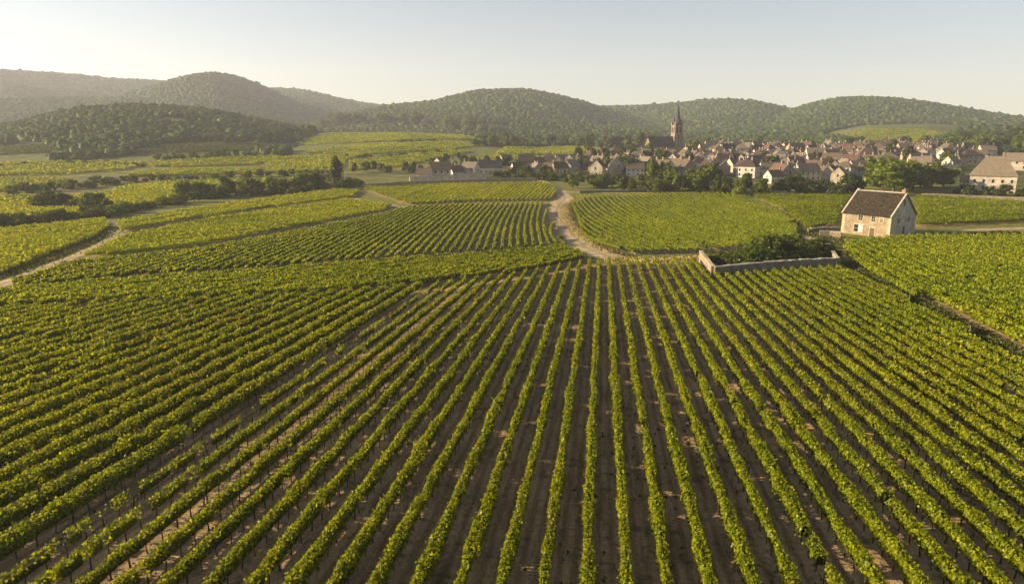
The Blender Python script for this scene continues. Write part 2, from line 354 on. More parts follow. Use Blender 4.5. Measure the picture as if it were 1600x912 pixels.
def ribbon(name, pts, widths, mat, lift=.06, kind='structure', jit=.25, seed=1):
    P = np.array([at(*p) for p in pts]); d = np.concatenate([[0], np.cumsum(np.hypot(*np.diff(P, axis=0).T))])
    n = max(8, int(d[-1] / 1.5)); s = np.linspace(0, d[-1], n)
    x = np.interp(s, d, P[:, 0]); y = np.interp(s, d, P[:, 1]); wd = np.interp(s, d, widths)
    k = np.ones(5) / 5
    for _ in range(3):
        x[2:-2] = np.convolve(x, k, 'valid'); y[2:-2] = np.convolve(y, k, 'valid')
    tx, ty = np.gradient(x), np.gradient(y); L = np.hypot(tx, ty) + 1e-9; nx, ny = -ty / L, tx / L
    g = np.random.default_rng(seed); cols = np.array([-.5, -.36, -.2, 0, .2, .36, .5]); V = []
    e0 = 1 + jit * np.convolve(g.normal(0, 1, n + 4), np.ones(5) / 5, 'valid') ; e1 = 1 + jit * np.convolve(g.normal(0, 1, n + 4), np.ones(5) / 5, 'valid')
    for c in cols:
        f = np.where(c < 0, e0, e1) * c * wd; X = x + nx * f; Y = y + ny * f
        V.append(np.stack([X, Y, terrain(X, Y) + lift * (1 - 1.2 * (abs(c) > .45))], -1))
    V = np.stack(V, 1).reshape(-1, 3); i = np.arange(n - 1)[:, None] * 7; j = np.arange(6)[None]
    Fq = np.stack([i + j, i + j + 1, i + j + 8, i + j + 7], -1).reshape(-1, 4)
    me = mesh_np(name, V, Fq, mat, smooth=True)
    ca = me.color_attributes.new('across', 'FLOAT_COLOR', 'POINT'); A = np.tile(np.abs(cols) * 2, n); ca.data.foreach_set('color', np.stack([A, A, A, A * 0 + 1], 1).astype(np.float32).ravel())
    return tag(link(name, me), kind=kind)
ribbon('dirt_track', [(846,282),(862,290),(876,300),(884,310),(872,322),(868,334),(882,352),(897,370),(915,388),(945,400),(985,407)], [3.5,4.5,6,8,8.5,8,7.5,7.5,8.5,8,6], M['track'], .12, seed=1)
ribbon('dirt_track', [(-200,512),(-60,468),(0,447),(60,423),(120,400),(160,384),(184,368),(172,354),(176,346)], [4,4,4,4,3.5,4,5,5,3], M['track'], .12, seed=2)
ribbon('farm_path', [(100,409),(200,404),(300,392),(450,364),(600,333),(636,322),(760,317.5),(866,315)], [3.2,3,3,3,3.2,3,2.2,2.5], M['track'], .10, seed=3)
ribbon('farm_path', [(548,309),(575,315),(605,320),(632,325)], [2.5,3,3,3], M['track'], .14, seed=4)
ribbon('farm_path', [(955,403),(1010,406),(1050,407),(1100,405)], [7,6.5,6,5], M['track'], .10, seed=5)
ribbon('farm_path', [(640,474),(720,452),(800,440),(880,431),(940,425),(1010,419),(1092,413)], [.7,1.0,1.2,1.3,1.4,1.4,1.6], M['track'], .07, seed=6)
ribbon('farm_path', [(1245,368),(1272,374),(1300,372),(1320,377),(1380,376),(1440,366),(1520,360),(1620,356)], [5,6,5,4,3,3.5,4,4], M['track'], .10, seed=7)
ribbon('farm_path', [(20,458),(200,440.5),(420,425),(640,407),(890,388)], [1.6]*5, M['track'], .08, seed=8)
ribbon('farm_path', [(885,300),(930,302),(1060,301),(1200,302),(1420,304)], [2.5,2,2,2,2], M['track'], .12, seed=9)

# ------------------------------------------------------------------ vines
def leaves(Pc, Nn, size, g):
    """kite leaves at centres Pc facing Nn"""
    n = len(Pc); a = g.normal(size=(n, 3)); a -= (a * Nn).sum(1, keepdims=True) * Nn; a /= np.linalg.norm(a, axis=1, keepdims=True) + 1e-9
    b = np.cross(Nn, a); s = size[:, None]; k = g.uniform(.35, .5, (n, 1))
    V = np.stack([Pc - a * s * .5, Pc + b * s * k - a * s * .05 - Nn * s * .10, Pc + a * s * .55, Pc - b * s * k - a * s * .05 - Nn * s * .10], 1)
    return V.reshape(-1, 3), np.arange(4 * n).reshape(-1, 4)
def unit(v): return v / (np.linalg.norm(v, axis=1, keepdims=True) + 1e-9)
def smooth_noise(n, step, g):
    m = max(2, int(n / step) + 3); c = g.normal(size=m); return np.interp(np.arange(n), np.linspace(0, n, m), c)
def row_geo(P0, P1, wd, h0, h1, dens, size, g, gap=.02, core=True, cstep=.9, curve=0, vig=None, cgap=.0):
    """foliage of one trellised row; returns verts, faces, ground samples"""
    L = float(np.hypot(*(P1 - P0))); ns = max(3, int(L / .5)); s = np.linspace(0, L, ns)
    t = (P1 - P0) / L; nrm = np.array([-t[1], t[0]])
    wob = smooth_noise(ns, 10, g) * .05 * np.clip(np.sin(np.pi * s / L), 0, 1) ** .5; bend = curve * np.sin(np.pi * s / L)
    X = P0[0] + t[0] * s + nrm[0] * (wob + bend); Y = P0[1] + t[1] * s + nrm[1] * (wob + bend); Z = terrain(X, Y)
    fw = 1 + .24 * smooth_noise(ns, 1.8, g) + .12 * smooth_noise(ns, 9, g)
    fh = 1 + .085 * smooth_noise(ns, 1.7, g) + .05 * smooth_noise(ns, 10, g)
    if vig is not None: fw *= vig; 
    hole = smooth_noise(ns, 3.0, g) < -2.05 + gap * 20 * .2
    hole[:1] = False
    dn = np.where(hole, .08, 1) * np.clip(fw, .3, 1.6)
    cum = np.concatenate([[0], np.cumsum(dn)[:-1]]); n = int(L * dens * dn.mean())
    if n < 4: n = 4
    ss = np.interp(g.uniform(0, cum[-1], n), cum, s)
    f = lambda A: np.interp(ss, s, A)
    th = g.uniform(-.55, math.pi + .55, n); rad = g.uniform(.72, 1.08, n) + (g.random(n) < .07) * g.uniform(0, .40, n)
    cu, su = np.cos(th), np.sin(th)
    cu2 = np.sign(cu) * np.abs(cu) ** .7; su2 = np.sign(su) * np.abs(su) ** .8
    lat = cu2 * rad * wd / 2 * f(fw); hm = (h0 + h1) / 2; vv = hm + su2 * rad * (h1 - h0) / 2
    vv = h0 + (vv - h0) * f(fh); vv = np.maximum(vv, h0 * .55)
    Pc = np.stack([f(X) + nrm[0] * lat, f(Y) + nrm[1] * lat, f(Z) + vv], 1)
    Nn = np.stack([nrm[0] * cu, nrm[1] * cu, su * .9 + .1], 1) + g.normal(size=(n, 3)) * .7
    V, Fc = leaves(Pc, unit(Nn), size * g.uniform(.65, 1.35, n), g)
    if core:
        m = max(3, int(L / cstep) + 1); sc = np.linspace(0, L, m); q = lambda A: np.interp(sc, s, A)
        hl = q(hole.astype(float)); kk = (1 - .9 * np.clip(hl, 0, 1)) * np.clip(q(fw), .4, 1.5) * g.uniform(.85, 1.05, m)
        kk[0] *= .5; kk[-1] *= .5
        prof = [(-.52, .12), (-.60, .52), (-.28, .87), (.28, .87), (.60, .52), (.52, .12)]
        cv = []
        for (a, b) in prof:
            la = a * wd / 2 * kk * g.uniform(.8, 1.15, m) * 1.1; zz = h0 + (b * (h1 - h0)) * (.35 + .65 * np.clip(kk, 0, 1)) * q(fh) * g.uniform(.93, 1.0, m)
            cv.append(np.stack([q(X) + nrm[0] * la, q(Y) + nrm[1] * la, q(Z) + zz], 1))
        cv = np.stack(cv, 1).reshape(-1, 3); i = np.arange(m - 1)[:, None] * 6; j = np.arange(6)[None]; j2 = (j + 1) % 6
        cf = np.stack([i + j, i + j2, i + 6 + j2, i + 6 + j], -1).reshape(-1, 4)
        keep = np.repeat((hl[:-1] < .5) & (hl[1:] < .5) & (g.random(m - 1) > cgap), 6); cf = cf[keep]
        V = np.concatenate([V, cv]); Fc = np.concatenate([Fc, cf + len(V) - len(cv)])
    return V, Fc, (s, X, Y, Z, hole, n)
def row_lines(P, az, sp, phase=0, minlen=2.5, pos_=None):
    d = np.array([math.sin(az), math.cos(az)]); n = np.array([d[1], -d[0]])   # n points right of the direction
    u = P @ n; v = P @ d; out = []
    k0 = math.ceil((u.min() - phase) / sp)
    for k in range(k0, int((u.max() - phase) / sp) + 1):
        if pos_ is not None and not (u.min() < pos_(k) < u.max()): continue
        c = phase + k * sp if pos_ is None else pos_(k); xs = []
        for i in range(len(P)):
            a, b = i, (i + 1) % len(P)
            if (u[a] > c) != (u[b] > c): xs.append(v[a] + (v[b] - v[a]) * (c - u[a]) / (u[b] - u[a]))
        xs.sort()
        for a, b in zip(xs[::2], xs[1::2]):
            if b - a > minlen: out.append((k, n * c + d * a, n * c + d * b))
    return out
def rebase(me_verts, o): return me_verts - np.array(o)
ORD = 'first second third fourth fifth sixth seventh eighth ninth tenth eleventh twelfth thirteenth fourteenth fifteenth sixteenth seventeenth eighteenth nineteenth twentieth'.split()
TENS = {2: 'twenty', 3: 'thirty', 4: 'forty', 5: 'fifty', 6: 'sixty', 7: 'seventy', 8: 'eighty', 9: 'ninety'}
TENTH = {2: 'twentieth', 3: 'thirtieth', 4: 'fortieth', 5: 'fiftieth', 6: 'sixtieth', 7: 'seventieth', 8: 'eightieth', 9: 'ninetieth'}
def ordw(k):
    if k <= 20: return ORD[k - 1]
    if k >= 100: return 'hundredth' if k == 100 else 'hundred and ' + ordw(k - 100)
    return TENTH[k // 10] if k % 10 == 0 else TENS[k // 10] + '-' + ORD[k % 10 - 1]
def in_view(x, y, z, m=1.06):
    c, s = math.cos(PITCH), math.sin(PITCH); dz = z - CAMZ; zc = y * c - dz * s; yc = y * s + dz * c
    ok = zc > 1; zc = np.where(ok, zc, 1)
    return ok & (np.abs(x / zc) * F_ < W_ / 2 * m) & (np.abs(yc / zc) * F_ < H_ / 2 * (m + .06))
def vine_wood(geo, parent, o, g, spc=1.15):
    s, X, Y, Z, hole = geo[:5]; m = MB()
    for a in np.arange(.3, s[-1], spc):
        x, y, z = (float(np.interp(a, s, q)) for q in (X, Y, Z))
        if math.hypot(x, y) > 75: continue
        j = g.uniform(-.06, .06, 4); r = g.uniform(.022, .04)
        m.tube([(x - o[0], y - o[1], z - .05 - o[2]), (x - o[0] + j[0], y - o[1] + j[1], z + .38 - o[2]), (x - o[0] + j[2], y - o[1] + j[3], z + .75 - o[2])], [r * 1.3, r, r * .8], 4)
    if m.v: tag(m.build('vine_wood', M['wood'], parent), kind='stuff')
def end_post(parent, p, o, h=1.55):
    z = tz(*p); m = MB(); x, y = p[0] - o[0], p[1] - o[1]; z -= o[2]
    m.tube([(x, y, z - .1), (x, y, z + h)], [.055, .045], 5); m.build('end_post', M['post'], parent)
def plot_rows(key, az, sp, wd, h0, h1, mat, dens_f, size_f, labelf, group, phase=0, skip=(), thin=(), gap=.02, wood=False, posts=False, cstep=.9, curve=0, top=999, seed=1, pos_=None):
    g = np.random.default_rng(seed); rows = row_lines(PW[key], az, sp, phase, 2.5, pos_); res = []
    for k, a, b in rows:
        if k in skip: continue
        # keep the part in (or just outside) view
        L = np.hypot(*(b - a)); t = np.linspace(0, 1, max(3, int(L))); X = a[0] + (b[0] - a[0]) * t; Y = a[1] + (b[1] - a[1]) * t
        v = in_view(X, Y, terrain(X, Y) + 1, 1.10)
        if not v.any(): continue
        i0, i1 = np.argmax(v), len(v) - 1 - np.argmax(v[::-1])
        t0, t1 = t[max(0, i0 - 3)], t[min(len(t) - 1, i1 + 3)]
        a2, b2 = a + (b - a) * t0, a + (b - a) * t1
        if np.hypot(*(b2 - a2)) < 2: continue
        res.append((k, a2, b2, t0 == 0, t1 == 1))
    return res, g
def split_dens(a, b, dens_f):
    """cut a long row where its level of detail changes"""
    L = np.hypot(*(b - a)); n = max(1, int(round(L / 14))); e = np.linspace(0, 1, n + 1); out = []
    for i in range(n):
        p, q = a + (b - a) * e[i], a + (b - a) * e[i + 1]; out.append((p, q, math.hypot(*(p + q) / 2)))
    return out
def build_row(k, a, b, s0, s1, mat, wd, h0, h1, dens_f, size_f, g, gap, wood, posts, cstep, label, group, vig=None, curve=0):
    o = (float(a[0]), float(a[1]), tz(*a)); root = bpy.data.objects.new('vine_row', None); col.objects.link(root); root.location = o
    root.empty_display_size = .3; tag(root, label, 'vine row', group)
    Vs, Fs, nv, Ms = [], [], 0, []
    pieces = split_dens(a, b, dens_f) if not curve else [(a, b, math.hypot(*(a + b) / 2))]
    for p, q, r in pieces:
        V, Fc, geo = row_geo(p, q, wd, h0, h1, dens_f(r), size_f(r), g, gap, True, cstep if r > 60 else .6, curve, vig, .05 if wood else .03)
        Vs.append(V); Fs.append(Fc + nv); nv += len(V); Ms.append((np.arange(len(Fc)) >= geo[5]).astype(np.int32))
        if wood and r < 78: vine_wood(geo, root, o, g)
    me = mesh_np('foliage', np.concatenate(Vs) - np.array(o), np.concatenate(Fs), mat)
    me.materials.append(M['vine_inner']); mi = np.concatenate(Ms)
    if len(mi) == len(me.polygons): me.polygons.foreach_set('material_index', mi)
    tag(link('foliage', me, root), kind='stuff')
    if posts:
        if s0: end_post(root, a, o)
        if s1: end_post(root, b, o)
    return root
def far_plot(key, az, sp, wd, h0, h1, mat, dens, size, label, seed, name='vine_rows', cat=None, phase=0, cstep=1.9, curve=0):
    rows, g = plot_rows(key, az, sp, wd, h0, h1, mat, None, None, None, None, phase, seed=seed)
    Vs, Fs, nv = [], [], 0
    for k, a, b, *_ in rows:
        V, Fc, geo = row_geo(a, b, wd, h0, h1, dens, size, g, .02, True, cstep, curve)
        Vs.append(V); Fs.append(Fc + nv); nv += len(V)
    return tag(link(name, mesh_np(name, np.concatenate(Vs), np.concatenate(Fs), mat)), label, 'vines', kind='stuff')

# foreground plot: rows run away to the upper middle
DF = lambda r: 200 if r < 38 else 145 if r < 55 else 90 if r < 75 else 52
SF = lambda r: .125 if r < 38 else .145 if r < 55 else .185 if r < 75 else .23
SP = ROWSP
dv = np.array([math.sin(ROWAZ), math.cos(ROWAZ)]); nv_ = np.array([dv[1], -dv[0]])
ph = float(np.array(at(924, 700)) @ nv_) % SP
kc = round((float(np.array(at(924, 700)) @ nv_) - ph) / SP)
kg = round((float(np.array(at(300, 735)) @ nv_) - ph) / SP)     # the missing row on the left
def fg_pos(k):          # the block left of the bare strip is planted wider
    return ph + k * SP if k >= kg else ph + kg * SP - .25 - (kg - k) * 2.05
rows, g = plot_rows('FG', ROWAZ, SP, 1, 1, 1, None, None, None, None, None, ph, seed=11, pos_=fg_pos); fgseen = set()
for k, a, b, s0, s1 in rows:
    d = k - kc
    if d == 0: lab = 'green vine row running nearly straight up the photo from its lower middle'
    else:
        side = 'right' if d > 0 else 'left'
        if k == kg: lab = 'broken row of weak young vines in the bare soil strip on the left'
        elif k == kg - 1: lab = 'green vine row bordering the bare soil strip on its left side'
        elif k == kg + 1: lab = 'sparse low vine row bordering the bare soil strip on its right side'
        else: lab = f'foreground vine row, {ordw(abs(d))} to the {side} of the straight-up row'
    v = .42 if k == kg else .62 if k == kg + 1 else .8 if k == kg + 2 else None
    if lab in fgseen: lab += ', upper piece'
    fgseen.add(lab); right = d > 5; left = k < kg
    wd = (.52 if not right else .58) if not left else .92
    r = build_row(k, a, b, s0, s1, M['vine'], wd, .50, 1.32 if not left else 1.5, DF if not left else (lambda r: DF(r) * 1.3), SF, g, .05 if right else (.42 if k == kg else .12 if k == kg + 1 else .03), True, True, .9, lab, 'vine rows of the foreground plot', v)

# other plots with rows of their own
def named_plot(key, az, sp, wd, h1, mat, dens, size, desc, group, seed, curve=0, phase=0, cstep=1.2, rev=False, wood=False):
    rows, g = plot_rows(key, az, sp, wd, .4, h1, mat, None, None, None, None, phase, seed=seed)
    ks = sorted({r[0] for r in rows}, reverse=rev); used = {}
    for k, a, b, s0, s1 in rows:
        i = ks.index(k) + 1; used[k] = used.get(k, 0) + 1
        lab = desc.format(ordw(i))
        if used[k] > 1: lab += ', farther part'
        build_row(k, a, b, s0, s1, mat, wd, .4, h1, lambda r: dens, lambda r: size, g, .02, wood, False, cstep, lab, group, None, curve)
    return len(ks)
n1 = named_plot('P1', R(40), 1.9, .95, 1.4, M['vine_bright'], 44, .28, 'slanting vine row left of the dirt track bend, {} from the left', 'slanting vine rows beyond the foreground plot', 21)
n2 = named_plot('P2', R(2.5), 1.65, .62, 1.35, M['vine_bright'], 22, .30, 'vine row in the striped plot left of the dirt track, {} from the left', 'vine rows of the striped middle plot', 22, curve=1.2)
n5 = named_plot('P5', R(-4), 1.9, .55, 1.35, M['vine_bright'], 24, .25, 'vine row in the plot right of the dirt track, {} from the left', 'vine rows right of the dirt track', 23, curve=3.5)
n7 = named_plot('P7', R(14), 2.0, .95, 1.4, M['vine_bright'], 50, .30, 'dense bright vine row below the stone house, {} from the left', 'dense vine rows below the stone house', 24)
print('rows', len(rows), n1, n2, n5, n7)
far_plot('P3', R(48), 1.8, 1.0, .4, 1.35, M['vine_far'], 16, .34, 'yellow-green vine rows between the two left farm paths', 31)
far_plot('P4', R(9), 1.6, .75, .4, 1.3, M['vine_far'], 14, .32, 'striped vine rows just below the low wall of the village', 32)
far_plot('P6', R(72), 1.7, 1.1, .4, 1.35, M['vine_bright'], 18, .32, 'vine rows left of the stone house', 33)
far_plot('P6b', R(85), 1.7, 1.1, .4, 1.35, M['vine_bright'], 18, .32, 'vine rows right of the stone house', 34)
far_plot('P8', R(18), 1.8, .8, .4, 1.3, M['vine_far'], 12, .36, 'narrow plot of vine rows below the hedgerow', 35)
far_plot('P9', R(50), 1.8, 1.0, .4, 1.35, M['vine_far'], 16, .33, 'vine rows at the left edge beyond the dirt track', 36)
far_plot('P10', R(60), 1.9, 1.3, .4, 1.3, M['vine_far'], 9, .55, 'vine rows at the left beyond the hedgerow', 37)

FAR = [
 ('PA', [(545,268),(620,262),(690,248),(740,238),(700,236),(620,246),(545,252)], 75, 'yellow-green vineyard parcel just left of the village'),
 ('PB', [(430,262),(535,266),(540,252),(560,244),(460,244),(400,252)], 60, 'vineyard parcel left of the lone dark tree'),
 ('PC', [(560,243),(700,236),(760,228),(700,222),(600,226),(520,232),(480,240)], 80, 'vineyard parcel on the hillside below the dark bushes'),
 ('PD', [(480,228),(600,222),(720,219),(770,221),(720,212),(640,209),(520,210),(450,217)], 85, 'golden vineyard parcel at the top of the hillside'),
 ('PE', [(240,262),(400,258),(440,246),(380,246),(300,251),(230,256)], 55, 'vineyard parcel at the foot of the wooded spur'),
 ('PF', [(200,278),(400,272),(520,268),(440,264),(300,266),(210,270)], 70, 'long thin vineyard parcel above the valley hedge'),
 ('PG', [(0,276),(100,274),(200,266),(230,256),(150,254),(0,256),(-120,258),(-120,278)], 80, 'distant vineyard parcels at the left edge'),
 ('PH', [(-100,300),(0,300),(70,292),(110,282),(40,279),(-100,282)], 65, 'golden vineyard parcel at the left edge above the field hedge'),
 ('PI', [(220,300),(300,300),(420,292),(500,284),(400,281),(300,284),(230,289),(180,296)], 40, 'vineyard parcel behind the tall hedgerow trees'),
 ('PJ', [(-60,330),(50,318),(60,308),(0,310),(-80,316)], 60, 'vineyard parcel beside the dark clump at the left edge'),
 ('PK', [(1350,222),(1480,224),(1490,210),(1440,203),(1360,203),(1320,212)], 80, 'pale field terraces on the far right slope'),
 ('PL', [(690,270),(760,262),(830,250),(880,246),(790,243),(740,250)], 40, 'small vineyard parcel behind the left village houses'),
 ('PO', [(770,246),(800,226),(900,228),(960,236),(900,243),(820,242)], 50, 'yellow-green vineyard behind the houses left of the church'),
 ('PM', [(0,244),(120,238),(260,240),(240,226),(100,226),(0,229)], 70, 'green pasture strip painted in hill shade under the wooded spur at the left edge'),
 ('PN', [(270,240),(400,236),(470,228),(400,224),(300,225),(250,228)], 60, 'green parcel painted in hill shade under the right end of the wooded spur'),
]
M['vine_shade'] = leaf_mat('shaded_vine_leaves', (.07, .085, .012), (.12, .135, .018), (.17, .175, .03), .02, .3)  # darker leaf colour stands in for the hill shadow on the valley parcels
for i, (k, pts, az, lab) in enumerate(FAR):
    PW[k] = poly(pts); rr = float(np.hypot(*PW[k].mean(0)))
    far_plot(k, R(az), 2.2 + rr / 260, 1.3 + rr / 420, .1, 1.5, M['vine_far'] if i < 13 else M['vine_shade'], 1500 / rr, .38 + rr / 1100, lab, 60 + i, cstep=2.5)

# fallen leaves, clods and weeds on the soil between the rows
def litter():
    g = np.random.default_rng(5); n = 26000
    r = 24 + 60 * g.random(n) ** .8; a = np.radians(g.uniform(-40, 42, n)); x = r * np.sin(a); y = r * np.cos(a)
    m = inside(PW['FG'], x, y); x, y = x[m], y[m]; n = len(x)
    P = np.stack([x, y, terrain(x, y) + g.uniform(.01, .05, n)], 1); Nn = unit(np.stack([g.normal(0, .5, n), g.normal(0, .5, n), np.ones(n)], 1))
    V, Fc = leaves(P, Nn, g.uniform(.05, .17, n), g)
    tag(link('fallen_leaves', mesh_np('fallen_leaves', V, Fc, M['litter'])), 'dry leaves and clods scattered between the foreground rows', 'ground litter', kind='stuff')
    # weed tufts
    n = 9000; r = 24 + 95 * g.random(n) ** .8; a = np.radians(g.uniform(-40, 42, n)); x = r * np.sin(a); y = r * np.cos(a)
    nz = fbm(x * 12, y * 12); m = inside(PW['FG'], x, y) & (nz > .15); x, y = x[m], y[m]; n = len(x)
    P = np.stack([x, y, terrain(x, y) + g.uniform(.02, .14, n)], 1); Nn = unit(g.normal(size=(n, 3)) * [1, 1, .6])
    V, Fc = leaves(P, Nn, g.uniform(.12, .3, n), g)
    tag(link('weeds', mesh_np('weeds', V, Fc, M['weed'])), 'low weeds growing between the foreground vine rows', 'weeds', kind='stuff')
M['litter'] = simple('dry_leaf_litter', (.16, .10, .06), (.38, .26, .15), 3, 2)
M['weed'] = leaf_mat('weed_leaves', (.05, .065, .015), (.08, .09, .02), (.13, .13, .04), .3, .3)
litter()
def grass_strip(name, pts, n, spread, size, mat, label, seed, h=.3):
    g = np.random.default_rng(seed); P = np.array([at(*p) for p in pts]); d = np.concatenate([[0], np.cumsum(np.hypot(*np.diff(P, axis=0).T))])
    s = g.uniform(0, d[-1], n); x = np.interp(s, d, P[:, 0]) + g.normal(0, spread, n); y = np.interp(s, d, P[:, 1]) + g.normal(0, spread, n)
    Nn = unit(g.normal(size=(n, 3)) * [1, 1, .5]); V, Fc = leaves(np.stack([x, y, terrain(x, y) + g.uniform(.05, h, n)], 1), Nn, size * g.uniform(.6, 1.4, n), g)
    tag(link(name, mesh_np(name, V, Fc, mat)), label, 'grass', kind='stuff')
grass_strip('dry_grass', [(882,320),(885,345),(905,365),(930,384),(960,396)], 6000, 1.1, .22, M['dry'], 'tawny dry grass along the right verge of the dirt track', 41)
grass_strip('verge_grass', [(893,318),(900,345),(925,372),(960,394),(985,401)], 4000, .9, .28, M['weed'], 'green grass between the dirt track and the right plot', 42)
grass_strip('dry_grass', [(955,405),(1030,408),(1095,404)], 1800, 1.2, .35, M['dry'], 'dry grass on the headland at the top of the foreground rows', 43)
grass_strip('verge_grass', [(0,432),(80,402),(150,374),(172,356)], 2200, 1.4, .5, M['weed'], 'grass bank beside the left dirt track', 44)
grass_strip('verge_grass', [(1325,412),(1345,424),(1425,466),(1525,521),(1628,578)], 7000, .5, .3, M['weed'], 'weedy strip between the foreground plot and the dense plot on the right', 46, .5)
grass_strip('verge_grass', [(1250,362),(1275,366),(1300,376),(1330,385)], 1600, 1.6, .4, M['weed'], 'grass around the yard of the stone house', 45)

# ------------------------------------------------------------------ woods on the hills (one mass)
def ico(sub, g=None):
    bm = bmesh.new(); bmesh.ops.create_icosphere(bm, subdivisions=sub, radius=1); v = np.array([x.co[:] for x in bm.verts]); f = np.array([[q.index for q in p.verts] for p in bm.faces]); bm.free(); return v, f
def blobs(X, Y, Z, rad, hs, g, sub=1):
    """lumpy far crowns joined into one mesh"""
    v = np.array([(0, 0, 1)] + [(.66 * math.cos(a), .66 * math.sin(a), .66) for a in np.arange(0, 6.2, 6.2832 / 5)] + [(math.cos(a + .6), math.sin(a + .6), -.45) for a in np.arange(0, 6.2, 6.2832 / 5)])
    f = [(0, 1 + i, 1 + (i + 1) % 5) for i in range(5)]
    for i in range(5): j = (i + 1) % 5; f += [(1 + i, 6 + i, 1 + j), (1 + j, 6 + i, 6 + j)]
    f = np.array(f); n = len(X); nvv = len(v)
    dis = 1 + g.normal(0, .21, (n, nvv, 1)); s = np.stack([rad * g.uniform(.85, 1.2, n), rad * g.uniform(.85, 1.2, n), hs], 1)
    a = g.uniform(0, 6.28, n); V = v[None] * dis * s[:, None]
    c, q = np.cos(a)[:, None], np.sin(a)[:, None]; Vx = V[..., 0] * c - V[..., 1] * q; Vy = V[..., 0] * q + V[..., 1] * c
    V = np.stack([Vx + X[:, None], Vy + Y[:, None], V[..., 2] + Z[:, None]], -1).reshape(-1, 3)
    return V, (f[None] + (np.arange(n) * nvv)[:, None, None]).reshape(-1, 3)
WOODP = [poly(q) for q in ([(740,228),(760,212),(860,205),(1000,208),(1100,206),(1250,209),(1290,214),(1340,222),(1340,232),(1200,231),(1060,231),(900,229),(800,230)],
  [(1440,236),(1450,224),(1490,208),(1530,203),(1640,203),(1700,250),(1600,246),(1530,240)], [(400,226),(440,213),(500,206),(480,216),(440,222)])]
def woods():
    g = np.random.default_rng(9); Vs, Fs, nv = [], [], 0
    groups = {}
    n = 260000; az = np.radians(g.uniform(-41, 41, n)); r = np.sqrt(g.uniform(480 ** 2, 2350 ** 2, n))
    X = r * np.sin(az); Y = r * np.cos(az); Z, best, wh = terrain(X, Y, True)
    fidx = np.array([q['forest'] for q in RIDGES] + [0]); fm = (fidx[np.where((wh < 0) | (wh > 50), -1, wh)] > 0) & (best > 6 + 4 * fbm(X * 3, Y * 3))
    fm &= ~clearing(X, Y, wh)
    for W in WOODP: fm |= inside(W, X, Y)
    # only what faces the camera
    Zn = terrain(X * .985, Y * .985); face = (Z - Zn) / (r * .015) > (Z - CAMZ) / r - .03
    m = fm & face & in_view(X, Y, Z, 1.1)
    el = (Z - CAMZ) / r; X, Y, Z, r, az, wh = X[m], Y[m], Z[m], r[m], az[m], wh[m]
    # occlusion: march
    vis = np.ones(len(X), bool)
    for t in np.linspace(.35, .97, 22):
        zt = CAMZ + (Z + 9 - CAMZ) * t; vis &= terrain(X * t, Y * t) < zt + 1
    X, Y, Z, r = X[vis], Y[vis], Z[vis], r[vis]
    # thin to a spacing that grows slowly with distance
    cell = 6.6; keep = []; seen = set()
    for i in range(len(X)):
        c = cell * (.74 if r[i] < 950 else 1 if r[i] < 1000 else 1.15 if r[i] < 1700 else 1.5); key = (int(X[i] / c), int(Y[i] / c), int(c * 10))
        if key in seen: continue
        seen.add(key); keep.append(i)
    k = np.array(keep); X, Y, Z, r = X[k], Y[k], Z[k], r[k]; n = len(X); print('woods', n)
    rad = g.uniform(3.0, 5.6, n) * np.where(r > 1700, 1.35, np.where(r < 950, .76, 1.05)); hs = g.uniform(2.6, 4.6, n) * np.where(r > 1700, 1.1, np.where(r < 950, .66, 1))
    bigg = g.random(n) < .12; hs[bigg] *= 1.4; rad[bigg] *= 1.25
    V, Fc = blobs(X, Y, Z + np.where(r < 950, 1.8, 3.2), rad, hs, g)
    near = np.where(r < 1250)[0]; idx = np.repeat(near, 8); d = unit(g.normal(size=(len(idx), 3)) * [1, 1, 1]); d[:, 2] = np.abs(d[:, 2])
    Pl = np.stack([X[idx], Y[idx], Z[idx] + np.where(r[idx] < 950, 1.8, 3.2)], 1) + d * np.stack([rad[idx], rad[idx], hs[idx]], 1) * g.uniform(.85, 1.15, (len(idx), 1))
    LV, LF = leaves(Pl, unit(d + g.normal(size=d.shape) * .5), g.uniform(.9, 1.9, len(idx)), g)
    LF = LF + len(V); V = np.concatenate([V, LV]); Fc = [Fc, LF]
    tag(link('woodland', mesh_np('woodland', V, Fc, M['forest'])), 'dense deciduous woods covering the hills behind the village', 'woods', kind='stuff')
woods()

# ------------------------------------------------------------------ trees one can tell apart
def project(x, y, z):
    c, s = math.cos(PITCH), math.sin(PITCH); dz = z - CAMZ; zc = y * c - dz * s; yc = y * s + dz * c
    return 800 + F_ * x / zc, 456 - F_ * yc / zc, zc
def crown_mesh(name, lobes, nleaf, size, mat, seed, core=.74):
    g = np.random.default_rng(seed); L = np.array(lobes, float)      # x y z rx rz
    wgt = L[:, 3] * L[:, 4]; wgt /= wgt.sum(); idx = g.choice(len(L), nleaf, p=wgt)
    d = unit(g.normal(size=(nleaf, 3))); d[:, 2] = np.where(d[:, 2] < -.5, -d[:, 2], d[:, 2])
    bumpn = 1 + .22 * np.sin(d[:, 0] * 5 + idx) * np.sin(d[:, 1] * 6 + 2 * idx) + .15 * np.sin(d[:, 2] * 8 + idx)
    rad = g.uniform(.72, 1.08, nleaf) * bumpn
    sc = np.stack([L[idx, 3], L[idx, 3], L[idx, 4]], 1); P = L[idx, :3] + d * sc * rad[:, None]
    V, Fc = leaves(P, unit(d + g.normal(size=d.shape) * .5), size * g.uniform(.6, 1.4, nleaf), g)
    v, f = ico(1); cvs = []; cf = []; b = len(V)
    for q in L:
        vv = v * (1 + g.normal(0, .12, (len(v), 1))) * [q[3] * core, q[3] * core, q[4] * core] + q[:3]
        cf.append(f + b + sum(len(c) for c in cvs)); cvs.append(vv)
    return mesh_np(name, np.concatenate([V] + cvs), [Fc, np.concatenate(cf)], mat)
